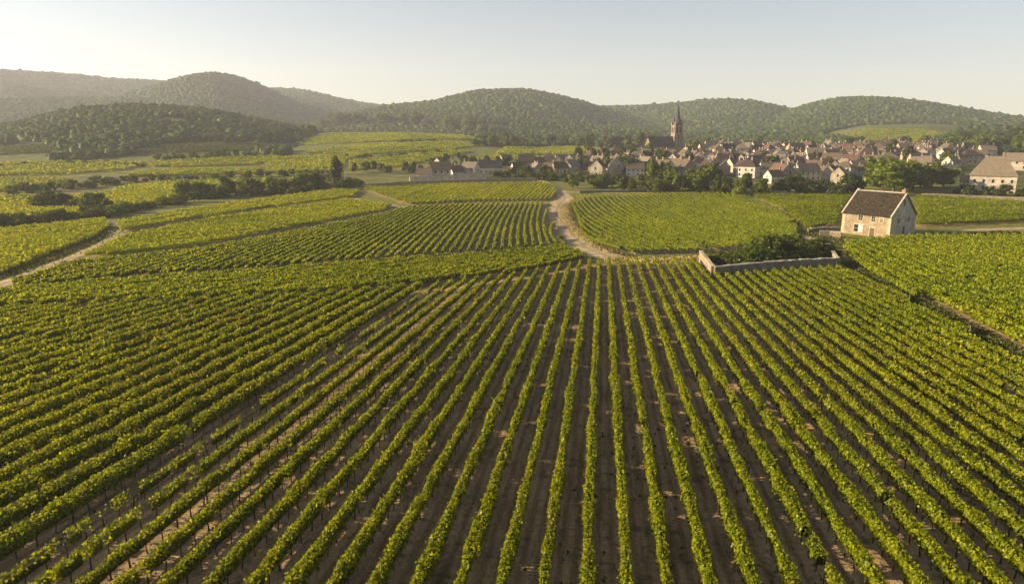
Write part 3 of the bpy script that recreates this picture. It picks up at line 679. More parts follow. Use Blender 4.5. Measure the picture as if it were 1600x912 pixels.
def round_lobes(g, n=9, R0=.5, z0=.17, z1=.8):
    out = [(0, 0, .50, .33, .40)]
    for i in range(n):
        a = 6.28 * i / n * 1.618 * 2.3 + g.uniform(-.4, .4); q = g.uniform(.15, .34); z = g.uniform(z0, z1); s = g.uniform(.13, .21)
        out.append((q * math.cos(a) * R0 / .5, q * math.sin(a) * R0 / .5, z, s * R0 / .5, s * .95))
    return out
def trunk_mesh(g, mat, h=.5, r=.028):
    m = MB(); m.tube([(0, 0, -.03), (.004, 0, .02), (.01, .006, .2), (0, .01, h)], [r * 1.5, r * 1.05, r * .8, r * .45], 7)
    for k in range(4):
        a = 1.57 * k + g.uniform(-.4, .4); z = .18 + .05 * k
        m.tube([(0, 0, z), (.09 * math.cos(a), .09 * math.sin(a), z + .12), (.2 * math.cos(a), .2 * math.sin(a), z + .26)], [r * .5, r * .36, r * .16], 5)
    return m.mesh('trunk', mat, True)
gt = np.random.default_rng(77)
TREE = {'round': [], 'oval': [], 'bush': [], 'cypress': [], 'poplar': []}
for i in range(3): TREE['round'].append((round_lobes(gt, 10), 950, .085))
for i in range(3): TREE['oval'].append(([(a * .6, b * .6, c * 1.05, d * .8, e * 1.1) for a, b, c, d, e in round_lobes(gt, 10, .5, .25, .85)], 850, .08))
for i in range(3): TREE['bush'].append(([(a * 1.3, b * 1.3, max(.24, (c - .34) * 1.1), d * 1.4, e * 1.35) for a, b, c, d, e in round_lobes(gt, 8, .5, .3, .75)], 800, .12))
TREE['cypress'].append(([(gt.uniform(-.03, .03), gt.uniform(-.03, .03), .10 + .085 * k, .20 * (1 - (k / 10.5) ** 1.5) + .03, .11) for k in range(10)], 900, .065))
TREE['poplar'].append(([(gt.uniform(-.05, .05), gt.uniform(-.05, .05), .16 + .09 * k, .15 * math.sin(.5 + k / 8 * 2.3) + .03, .13) for k in range(9)], 900, .07))
CROWN = {}; TRUNK = [trunk_mesh(gt, M['bark']) for _ in range(3)]
def crown(kind, i, mat):
    k = (kind, i, mat)
    if k not in CROWN: lb, n, s = TREE[kind][i]; CROWN[k] = crown_mesh('crown', lb, n, s, M[mat], hash(kind) % 1 + i * 7 + len(kind))
    return CROWN[k]
NT = [0]
def plant(x, y, h, kind, mat, label, group=None, name='tree', wide=1.0, z=None):
    g = gt; i = int(g.integers(len(TREE[kind]))); z = tz(x, y) if z is None else z
    o = bpy.data.objects.new(name, None); col.objects.link(o); o.location = (x, y, z - .05); o.rotation_euler = (0, 0, float(g.uniform(0, 6.28)))
    o.scale = (h * wide, h * wide, h); o.empty_display_size = .1
    tag(o, label, 'shrub' if name == 'shrub' else 'tree', group)
    link('crown', crown(kind, i, mat), o)
    if kind != 'bush': link('trunk', TRUNK[i % 3], o)
    NT[0] += 1; return o
def line(pts, n, hpx, kinds, mats, desc, group, jx=3, jy=1.5, name='tree', wide=1.0, seed=1):
    """n trees along a line of the landscape, heights about hpx photo pixels; labels count from the left"""
    g = np.random.default_rng(seed); P = np.array(pts, float); d = np.concatenate([[0], np.cumsum(np.hypot(*np.diff(P, axis=0).T))])
    s = np.sort((np.arange(n) + g.uniform(.15, .85, n)) / n * d[-1]); L = []
    for q in s: L.append((np.interp(q, d, P[:, 0]) + g.uniform(-jx, jx), np.interp(q, d, P[:, 1]) + g.uniform(-jy, jy)))
    L.sort()
    for i, (px, py) in enumerate(L):
        x, y = at(px, py); zc = math.hypot(x, y); h = hpx * g.uniform(.65, 1.25) * zc / F_
        plant(x, y, h, kinds[int(g.integers(len(kinds)))], mats[int(g.integers(len(mats)))], desc.format(ordw(i + 1)), group, name, wide * g.uniform(.85, 1.25))
# hedgerow along the near edge of the left valley
line([(-30,356),(60,348),(170,338),(240,324),(330,310),(440,303),(560,290)], 54, 15, ['bush', 'round', 'bush'], ['tree', 'tree', 'tree_bright'], 'bushy hedgerow shrub between the left valley fields, {} from the left', 'hedgerow along the left valley', 4, 1.5, 'shrub', wide=1.35, seed=2)
line([(290,311),(340,306),(400,302),(460,300),(520,292)], 22, 22, ['round', 'round', 'oval'], ['tree', 'tree_bright', 'tree'], 'taller tree standing in the left valley hedgerow, {} from the left', 'tall hedgerow trees of the left valley', 5, 2, wide=1.15, seed=3)
line([(60,326),(90,322),(120,328),(150,330),(172,326)], 9, 22, ['round', 'oval', 'bush'], ['tree', 'tree_dark'], 'dark tree in the clump on the far left field, {} from the left', 'dark clump on the far left field', 4, 2, wide=1.15, seed=4)
line([(10,306),(60,300),(120,294),(190,286),(215,284)], 24, 12, ['round', 'bush', 'round'], ['tree', 'tree', 'tree_bright'], 'leafy shrub in the upper left field hedge, {} from the left', 'upper left field hedge', 4, 2, 'shrub', wide=1.25, seed=5)
line([(225,285),(300,280),(380,278),(450,274),(520,272)], 26, 9, ['round', 'bush'], ['tree', 'tree', 'tree_dark'], 'small shrub in the hedge above the valley road, {} from the left', 'hedge above the valley road', 4, 2, 'shrub', wide=1.25, seed=6)
line([(240,250),(300,248),(360,246),(400,243)], 15, 10, ['round', 'bush'], ['tree_bright', 'tree'], 'small bright shrub at the foot of the wooded spur, {} from the left', 'shrubs at the foot of the wooded spur', 4, 1.5, 'shrub', wide=1.2, seed=7)
line([(0,262),(80,258),(170,256),(230,262)], 16, 6, ['bush'], ['tree', 'tree_dark'], 'low bush on the distant left field edge, {} from the left', 'bushes on the distant left field edge', 5, 2, 'shrub', 1.5, seed=8)
line([(478,216),(520,203),(560,198),(620,198),(690,203),(740,208),(770,214)], 34, 20, ['round', 'round', 'oval'], ['tree', 'tree_bright', 'tree', 'tree_dark'], 'tree in the belt along the top of the yellow hillside field, {} from the left', 'tree belt above the hillside field', 3, 2, wide=1.05, seed=9)
line([(400,222),(440,216),(480,214)], 12, 15, ['round', 'bush'], ['tree', 'tree_dark'], 'dark tree at the left end of the hillside field, {} from the left', 'trees at the left end of the hillside field', 4, 2, wide=1.15, seed=10)
line([(620,224),(650,223),(684,222)], 8, 7, ['bush'], ['tree_dark', 'tree'], 'dark bush in the middle of the hillside field, {} from the left', 'bushes in the hillside field', 3, 1, 'shrub', 1.5, seed=11)
line([(540,246),(575,247),(640,243),(700,240)], 13, 6, ['bush'], ['tree_dark', 'tree'], 'low bush on the field boundary left of the village, {} from the left', 'bushes on the field boundary left of the village', 4, 1.5, 'shrub', 1.5, seed=12)
line([(545,272),(580,268),(620,272),(650,266),(690,256),(720,250)], 12, 14, ['round', 'bush', 'oval'], ['tree_dark', 'tree'], 'dark tree at the left edge of the village, {} from the left', 'trees at the left edge of the village', 3, 2, wide=1.1, seed=13)
# trees inside and before the village
line([(890,292),(930,290),(960,297),(1000,298),(1060,300),(1110,300),(1150,303),(1200,304)], 26, 25, ['round', 'oval', 'round', 'bush'], ['tree', 'tree_bright', 'tree_dark', 'tree'], 'garden tree in front of the village houses, {} from the left', 'garden trees in front of the village', 4, 4, wide=1.05, seed=14)
line([(1010,280),(1060,284),(1085,292),(1130,290)], 8, 32, ['round', 'oval'], ['tree', 'tree', 'tree_bright'], 'large tree below the church, {} from the left', 'large trees below the church', 5, 4, wide=.95, seed=15)
line([(1205,300),(1240,300),(1290,303),(1340,303)], 15, 24, ['round', 'bush', 'round'], ['tree', 'tree_dark', 'shrub'], 'tree on the village edge behind the stone house field, {} from the left', 'trees on the village edge behind the stone house', 5, 3, wide=1.15, seed=16)
line([(1362,295),(1395,297),(1430,296),(1462,293),(1480,292)], 8, 37, ['round'], ['tree_bright', 'tree_bright', 'tree'], 'large spreading bright green tree beside the far right houses, {} from the left', 'large bright trees beside the right houses', 4, 3, wide=1.25, seed=17)
line([(1480,240),(1510,236),(1545,240),(1580,236),(1620,238)], 18, 20, ['round', 'oval'], ['tree', 'tree_dark', 'tree_bright'], 'tree on the rise behind the hipped-roof farmhouse, {} from the left', 'trees behind the hipped-roof farmhouse', 6, 6, wide=1.1, seed=18)
line([(1500,216),(1540,214),(1580,216),(1620,214)], 14, 12, ['round'], ['tree', 'tree_dark'], 'tree high on the right slope, {} from the left', 'trees high on the right slope', 6, 4, wide=1.2, seed=19)
line([(1490,303),(1530,304),(1570,306),(1620,306)], 10, 12, ['bush', 'round'], ['shrub', 'tree_dark'], 'dark garden bush in front of the hipped-roof farmhouse, {} from the left', 'bushes before the hipped-roof farmhouse', 5, 1.5, 'shrub', 1.3, seed=20)
line([(760,232),(830,228),(900,231),(980,233),(1020,232)], 16, 18, ['round', 'oval'], ['tree', 'tree_dark', 'tree'], 'tree behind the left half of the village, {} from the left', 'trees behind the left half of the village', 5, 4, wide=1.1, seed=21)
line([(1075,234),(1150,233),(1250,233),(1350,233),(1450,232),(1500,235)], 18, 16, ['round', 'oval', 'round'], ['tree', 'tree_dark', 'tree_bright'], 'tree behind the right half of the village, {} from the left', 'trees behind the right half of the village', 5, 2.5, wide=1.15, seed=22)
line([(960,262),(905,262),(860,268),(830,272),(800,275)], 14, 15, ['round', 'oval', 'bush'], ['tree_dark', 'tree'], 'dark tree among the left village houses, {} from the left', 'trees among the left village houses', 4, 4, wide=1.05, seed=23)
line([(775,276),(800,279),(830,278),(860,279),(885,282)], 16, 13, ['bush', 'round', 'bush'], ['tree', 'tree_dark', 'tree'], 'garden shrub between the field wall and the left village houses, {} from the left', 'shrubs behind the field wall', 4, 4, 'shrub', wide=1.3, seed=24)
line([(655,268),(700,266),(745,262),(800,262)], 9, 17, ['round', 'oval'], ['tree_dark', 'tree'], 'tree behind the leftmost village houses, {} from the left', 'trees behind the leftmost houses', 5, 3, wide=1.1, seed=25)
x, y = at(527, 293); plant(x, y, 46 * math.hypot(x, y) / F_, 'poplar', 'tree_dark', 'tall dark tree standing alone at the right end of the hedgerow', None, 'tree', 1.15)
x, y = at(1093, 302); plant(x, y, 30 * math.hypot(x, y) / F_, 'poplar', 'tree_bright', 'tall narrow yellow-green tree among the gardens below the church', None, 'tree', 1.1)
x, y = at(102, 418); plant(x, y, 1.5, 'bush', 'tree_dark', 'lone round dark bush at the fork of the left dirt tracks', None, 'shrub', 1.5)
x, y = at(1238, 353); plant(x, y, 1.9, 'bush', 'tree_dark', 'dark bush at the corner of the vines left of the stone house', None, 'shrub', 1.5)

# ------------------------------------------------------------------ village houses
def house_meshes(w, d, h, rh, hip, wallm, roofm):
    """walls with gables, roof of two (or four) thick slopes, chimney"""
    m = MB(); x, y = w / 2, d / 2
    if hip: m.box(-x, x, -y, y, -1.5, h)
    else: m.pf([(-x, -y, -1.5), (x, -y, -1.5), (x, y, -1.5), (-x, y, -1.5), (-x, -y, h), (x, -y, h), (x, y, h), (-x, y, h), (-x, 0, h + rh - .05), (x, 0, h + rh - .05)],
              [(0, 1, 5, 4), (2, 3, 7, 6), (1, 2, 6, 9, 5), (3, 0, 4, 8, 7), (0, 3, 2, 1), (4, 5, 9, 8), (6, 7, 8, 9)])
    wall = m.mesh('wall', wallm); m = MB(); o = .35; t = .22; k = rh / y; hx = (x - y * .9 if hip else x + .15); ex = x + (o if hip else .15); z0 = h - o * k
    P = [(-ex, -y - o, z0), (ex, -y - o, z0), (ex, y + o, z0), (-ex, y + o, z0), (-hx, 0, h + rh), (hx, 0, h + rh)]
    Q = [(a, b, c + t) for a, b, c in P]
    n = 6; m.pf(P + Q, [(6, 7, 11, 10), (8, 9, 10, 11), (7, 8, 11), (9, 6, 10), (0, 4, 5, 1), (2, 5, 4, 3), (1, 5, 2), (3, 4, 0), (0, 1, 7, 6), (1, 2, 8, 7), (2, 3, 9, 8), (3, 0, 6, 9)] if hip else
         [(6, 7, 11, 10), (8, 9, 10, 11), (0, 4, 5, 1), (2, 5, 4, 3), (0, 1, 7, 6), (2, 3, 9, 8), (1, 5, 11, 7), (5, 2, 8, 11), (3, 4, 10, 9), (4, 0, 6, 10)])
    return wall, m.mesh('roof', roofm)
HM = {}
def win_mesh():
    m = MB(); m.box(-.4, .4, -.03, .03, -.62, .62); return m.mesh('window', M['glass'])
def shut_mesh():
    m = MB(); m.box(-.28, .28, -.02, .05, -.62, .62); return m.mesh('shutter', M['shutter'])
def frame_mesh():
    m = MB(); m.box(-.5, .5, -.012, .02, -.72, -.63); m.box(-.5, .5, -.012, .02, .63, .72); m.box(-.5, -.41, -.012, .02, -.62, .62); m.box(.41, .5, -.012, .02, -.62, .62); return m.mesh('frame', M['frame'])
WIN = win_mesh(); SHUT = shut_mesh(); FRM = frame_mesh()
cm = MB(); cm.box(-.45, .45, -.3, .3, -1.2, 1.3); cm.box(-.52, .52, -.37, .37, 1.3, 1.45); cm.box(-.3, -.05, -.12, .12, 1.45, 1.8); cm.box(.08, .33, -.12, .12, 1.45, 1.75); CHIM = cm.mesh('chimney', M['chimney'])
dm = MB(); dm.box(-.55, .55, -.04, .04, 0, 2.1); DOOR = dm.mesh('door', M['door'])
SIZES = [(11, 7.5, 4.6, 3.6, 0), (13, 8, 5.4, 4.0, 0), (9, 7, 5.2, 3.6, 0), (15, 8.5, 4.4, 4.4, 0), (10, 8, 6.0, 3.2, 1), (13, 9.5, 5.4, 3.8, 1), (8, 6, 3.6, 3.0, 0)]
def put_window(root, x, y, z, rz, shut, fr):
    wn = link('window', WIN, root, (x, y, z), rz)
    if fr: link('frame', FRM, wn, (0, -.02, 0))
    if shut:
        for s in (-1, 1): link('shutter', SHUT, wn, (s * .80, 0, 0))
def house(x, y, rz, si, wall, roof, g, label, group, near=False, sc=1.0, z=None, name='village_house', size=None):
    key = (si if size is None else size, wall, roof)
    w, d, h, rh, hip = SIZES[si] if size is None else size
    if key not in HM: HM[key] = house_meshes(w, d, h, rh, hip, WALLS[wall], ROOFS[roof])
    root = bpy.data.objects.new(name, None); col.objects.link(root); root.location = (x, y, tz(x, y) if z is None else z); root.rotation_euler = (0, 0, rz); root.scale = (sc, sc, sc)
    tag(root, label, 'house', group); a, b = HM[key]; link('wall', a, root); link('roof', b, root)
    if g.random() < .85: link('chimney', CHIM, root, ((w / 2 - .8) * (1 if g.random() < .5 else -1) * (.35 if hip else 1), .0, h + rh + .1))
    if g.random() < .35 and not hip: link('chimney', CHIM, root, (0, 0, h + rh + .1))
    n = max(2, int(w / 3)); fl = [1.5, 4.0] if h > 4.5 else [1.6]
    for zf in fl:
        for i in range(n):
            xx = -w / 2 + w * (i + .5) / n
            if zf < 2 and i == n // 2: link('door', DOOR, root, (xx, -d / 2 - .02, 0)); continue
            if g.random() < .85: put_window(root, xx, -d / 2 - .02, zf + .1, 0, g.random() < .6, near)
            if near and g.random() < .5: put_window(root, xx, d / 2 + .02, zf + .1, math.pi, False, False)
    for s in (-1, 1):
        if g.random() < .8: put_window(root, s * (w / 2 + .02), g.uniform(-1.2, 1.2), fl[-1] + .2, s * math.pi / 2, False, near)
    return root
VROWS = [(318, 1165, 1300), (338, 1150, 1400), (352, 910, 1420), (378, 905, 1470), (403, 900, 1500), (428, 905, 1520), (453, 930, 1520), (350, 775, 900), (376, 800, 905), (402, 835, 900), (480, 1085, 1530), (508, 1090, 1500), (536, 1090, 1480), (566, 1095, 1470), (600, 1100, 1450)]
CH = None
def village():
    g = np.random.default_rng(123); zones = {}
    cx, cy_ = at(1056, 240.5); placed = []
    L = []
    for ri, (Y, p0, p1) in enumerate(VROWS):
        zz = base_z(0., Y); c, s = math.cos(PITCH), math.sin(PITCH); zc = Y * c - (zz - CAMZ) * s
        X0, X1 = (p0 - 800) / F_ * zc, (p1 - 800) / F_ * zc; X = X0 + g.uniform(0, 8)
        while X < X1:
            si = int(g.choice(7, p=[.22, .12, .22, .06, .14, .06, .18])); w = SIZES[si][0]
            yy = Y + g.uniform(-9, 9); px = project(X + w / 2, yy, 0)[0]
            if not (abs(X + w / 2 - cx + 9) < 27 and abs(yy - cy_) < 22): L.append((X + w / 2, yy, si, px, ri))
            X += w * .78 + g.uniform(-2.2, 2.6)
    # hand-placed houses at the left of the track and below it
    HAND = [(766, 272, 'slate grey', 'white', 3, 5, 'long'), (690, 281, 'grey-brown', 'cream', 2, 8, ''), (712, 278, 'russet', 'white', 6, 40, ''), (664, 283, 'grey-brown', 'cream', 6, -10, ''), (735, 277, 'pale buff', 'cream', 2, -25, ''), (676, 276, 'dark brown', 'buff stone', 6, 70, ''),
            (822, 266, 'dark brown', 'grey stone', 2, 0, ''), (688, 262, 'russet', 'white', 6, 60, ''), (790, 258, 'grey-brown', 'cream', 6, 40, '')]
    cols = list(ROOFS); wl = list(WALLS)
    for px, py, rf, wa, si, rz, _ in HAND:
        x, y = at(px, py); L.append((x, y, si, px, 50, rf, wa, R(rz)))
    out = []
    for q in L:
        x, y, si, px, ri = q[:5]
        if len(q) > 5: rf, wa, rz = q[5:]
        else:
            rf = cols[int(g.choice(5, p=[.27, .30, .13, .03, .27]))]; wa = wl[int(g.choice(4, p=[.34, .22, .16, .28]))]
            rz = R(float(g.choice([0, 90, 20, -35, 60, -70])) + g.uniform(-10, 10))
        z = 'left of the dirt track' if px < 888 else 'between the track and the church' if px < 1045 else 'right of the church' if px < 1210 else 'in the middle right' if px < 1350 else 'village right end'
        band = '' if px < 888 else 'front' if y < 362 else 'second' if y < 415 else 'third' if y < 465 else 'fourth' if y < 522 else 'back'
        out.append([z, band, px, x, y, si, rf, wa, rz])
    out.sort(key=lambda r: (r[0], r[1], r[2])); cnt = {}
    for z, band, px, x, y, si, rf, wa, rz in out:
        k = (z, band); cnt[k] = cnt.get(k, 0) + 1
        form = 'hipped' if SIZES[si][4] else 'gabled'
        lab = f'{wa} house, {rf} {form} roof, {z}, ' + (f'{band} row, {ordw(cnt[k])} from left' if band else f'{ordw(cnt[k])} from left')
        lab = lab.replace('between the track and the church', 'left of the church').replace('in the middle of the right half', 'in the middle right')
        house(x, y, rz, si, wa, rf, g, lab, 'houses of the village', near=y < 380, sc=float(g.uniform(.66, .95)))
    print('houses', len(out))
village()
# trees scattered between the houses
def between():
    g = np.random.default_rng(55); L = []
    for _ in range(70):
        Y = g.uniform(335, 590); zz = float(base_z(0., Y)); px = g.uniform(895, 1050) if _ % 5 < 2 else g.uniform(915, 1500); Y = g.uniform(345, 470) if _ % 5 < 2 else Y; x = (px - 800) / F_ * Y
        L.append((px, x, Y))
    L.sort()
    for i, (px, x, Y) in enumerate(L):
        plant(x, Y, g.uniform(5.5, 10.5), ['round', 'oval', 'bush'][int(g.integers(3))], ['tree', 'tree_dark', 'tree', 'shrub'][int(g.integers(4))], f'tree rising between the village roofs, {ordw(i + 1)} from the left', 'trees between the village roofs')
between()

# ------------------------------------------------------------------ church
def church():
    x, y = at(1056, 240.5); z = tz(x, y); zc = math.hypot(x, y)
    zt = lambda py, px=1056: CAMZ + zc * azel(px, py)[1] - z
    Ht, Hs, Hn, He = zt(196), zt(157), zt(214), zt(227); print('church', x, y, z, Ht, Hs, Hn, He)
    root = bpy.data.objects.new('church', None); col.objects.link(root); root.location = (x, y, z); root.rotation_euler = (0, 0, R(14))
    tag(root, 'stone church with a square tower and tall dark pointed spire above the village', 'church')
    a = 3.05; m = MB(); m.box(-a, a, -a, a, -2, Ht); tw = m.build('tower', M['church'], root)
    m = MB()
    for sx in (-1, 1):
        for sy in (-1, 1):
            for dx, dy in ((.55, .2), (.2, .55)):
                cx_, cy2 = sx * (a + .0), sy * (a + .0)
                m.box(cx_ - (dx if sx < 0 else .9 - dx * .2) , cx_ + (dx if sx > 0 else .9 - dx * .2), cy2 - (dy if sy < 0 else .9 - dy * .2), cy2 + (dy if sy > 0 else .9 - dy * .2), -2.01 - dx * .01, Ht * (.52 + .2 * dx))
    m.build('buttress', M['church'], tw)['kind'] = 'stuff'
    for zz in (Ht * .45, Ht * .72, Ht - .35):
        m = MB(); m.box(-a - .28, a + .28, -a - .28, a + .28, zz, zz + .35); m.build('string_course', M['stone'], tw)
    # belfry openings with pointed heads, two on each side
    def lancet(w_, h_): 
        return [(-w_, 0), (w_, 0), (w_, h_ * .7), (w_ * .6, h_ * .88), (0, h_), (-w_ * .6, h_ * .88), (-w_, h_ * .7)]
    def lan_mesh(w_, h_, nm, mat, t=.12):
        L = lancet(w_, h_); n = len(L); mm = MB(); mm.pf([(p, -t, q) for p, q in L] + [(p, t, q) for p, q in L], [tuple(range(n)), tuple(range(2 * n - 1, n - 1, -1))] + [(i, (i + 1) % n + 0, (i + 1) % n + n, i + n)[::-1] for i in range(n)])
        return mm.mesh(nm, mat)
    lm = lan_mesh(.62, 4.4, 'belfry_opening', M['glass']); ls = lan_mesh(.3, 2, 'slit_window', M['glass'])
    for k in range(4):
        rz = k * math.pi / 2; c, s = math.cos(rz), math.sin(rz)
        for u in (-1.35, 1.35): link('belfry_opening', lm, tw, (c * u + s * (a + .02), s * u - c * (a + .02), Ht * .75 - .2), rz)
        link('slit_window', ls, tw, (s * (a + .02), -c * (a + .02), Ht * .54), rz)
        link('slit_window', ls, tw, (s * (a + .02), -c * (a + .02), Ht * .25), rz)
    # parapet corner pinnacles
    for sx in (-1, 1):
        for sy in (-1, 1):
            m = MB(); px, py = sx * (a - .4), sy * (a - .4); m.box(px - .5, px + .5, py - .5, py + .5, Ht, Ht + 1.5)
            m.pf([(px - .6, py - .6, Ht + 1.5), (px + .6, py - .6, Ht + 1.5), (px + .6, py + .6, Ht + 1.5), (px - .6, py + .6, Ht + 1.5), (px, py, Ht + 3.8)], [(0, 1, 4), (1, 2, 4), (2, 3, 4), (3, 0, 4), (3, 2, 1, 0)])
            m.build('pinnacle', M['church'], tw)
    m = MB(); n = 8; rings = [(3.1, Ht), (2.45, Ht + 2.6), (1.85, Ht + 5.5), (.12, Hs - 2.0)]; vs = []
    for r, zz in rings: vs += [(r * math.cos(R(22.5 + 45 * i)), r * math.sin(R(22.5 + 45 * i)), zz) for i in range(n)]
    fs = [(j * n + i, j * n + (i + 1) % n, (j + 1) * n + (i + 1) % n, (j + 1) * n + i) for j in range(3) for i in range(n)] + [tuple(range(3 * n, 4 * n))]
    m.pf(vs, fs); sp = m.build('spire', ROOFS['slate grey'], root)
    m = MB(); m.tube([(0, 0, Hs - 2.4), (0, 0, Hs)], [.10, .05], 5); m.box(-.5, .5, -.04, .04, Hs - .9, Hs - .75); m.build('cross', M['wood'], sp)
    for k in range(4):
        rz = k * math.pi / 2; c, s = math.cos(rz), math.sin(rz); m = MB(); m.box(-.5, .5, -.4, 1.0, 0, 1.3); m.pf([(-.65, -.5, 1.3), (.65, -.5, 1.3), (.65, 1.2, 1.3), (-.65, 1.2, 1.3), (0, -.5, 2.6), (0, 1.2, 2.6)], [(0, 1, 4), (1, 2, 5, 4), (2, 3, 5), (3, 0, 4, 5), (3, 2, 1, 0)])
        m.build('dormer', ROOFS['slate grey'], sp, (s * 2.5, -c * 2.5, Ht + 1.7), rz)
    # nave to the left of the tower
    x0, x1, d = -22.5, -a - .02, 4.6; m = MB()
    m.pf([(x0, -d, -2), (x1, -d, -2), (x1, d, -2), (x0, d, -2), (x0, -d, He), (x1, -d, He), (x1, d, He), (x0, d, He), (x0, 0, Hn - .1), (x1, 0, Hn - .1)], [(0, 1, 5, 4), (2, 3, 7, 6), (1, 2, 6, 9, 5), (3, 0, 4, 8, 7), (0, 3, 2, 1), (4, 5, 9, 8), (6, 7, 8, 9)])
    nv = m.build('nave', M['church'], root); k = (Hn - He) / d; m = MB()
    for s in (-1, 1): m.pf([(x0 - .3, s * (d + .5), He - .5 * k), (x1, s * (d + .5), He - .5 * k), (x1, 0, Hn), (x0 - .3, 0, Hn), (x0 - .3, s * (d + .5), He - .5 * k + .25), (x1, s * (d + .5), He - .5 * k + .25), (x1, 0, Hn + .25), (x0 - .3, 0, Hn + .25)], [(0, 1, 2, 3), (4, 5, 6, 7), (0, 1, 5, 4), (0, 3, 7, 4), (1, 2, 6, 5)])
    m.build('nave_roof', ROOFS['dark brown'], root)
    ln = lan_mesh(.55, 3.4, 'nave_window', M['glass'])
    for i in range(5): link('nave_window', ln, nv, (x0 + 2.0 + i * 3.8, -d - .02, 3.0))
    # lower side aisle facing the fields
    m = MB(); m.box(x0 + 2, x1 - 3, -d - 4.2, -d - .02, -2, 2.7); m.build('side_aisle', M['church'], root)
    m = MB(); m.pf([(x0 + 1.7, -d - 4.6, 2.6), (x1 - 2.7, -d - 4.6, 2.6), (x1 - 2.7, -d - .03, 5.4), (x0 + 1.7, -d - .03, 5.4), (x0 + 1.7, -d - 4.6, 2.8), (x1 - 2.7, -d - 4.6, 2.8), (x1 - 2.7, -d - .03, 5.6), (x0 + 1.7, -d - .03, 5.6)], [(0, 3, 2, 1), (4, 5, 6, 7), (0, 1, 5, 4), (0, 4, 7, 3), (1, 2, 6, 5)])
    m.build('aisle_roof', ROOFS['grey-brown'], root)
    # stair turret at the right of the tower
    m = MB(); m.tube([(a + .9, -1, -2), (a + .9, -1, Ht * .6)], [1.5, 1.45], 8); m.tube([(a + .9, -1, Ht * .6), (a + .9, -1, Ht * .6 + 3)], [1.7, .05], 8); m.build('stair_turret', M['church'], root)
church()

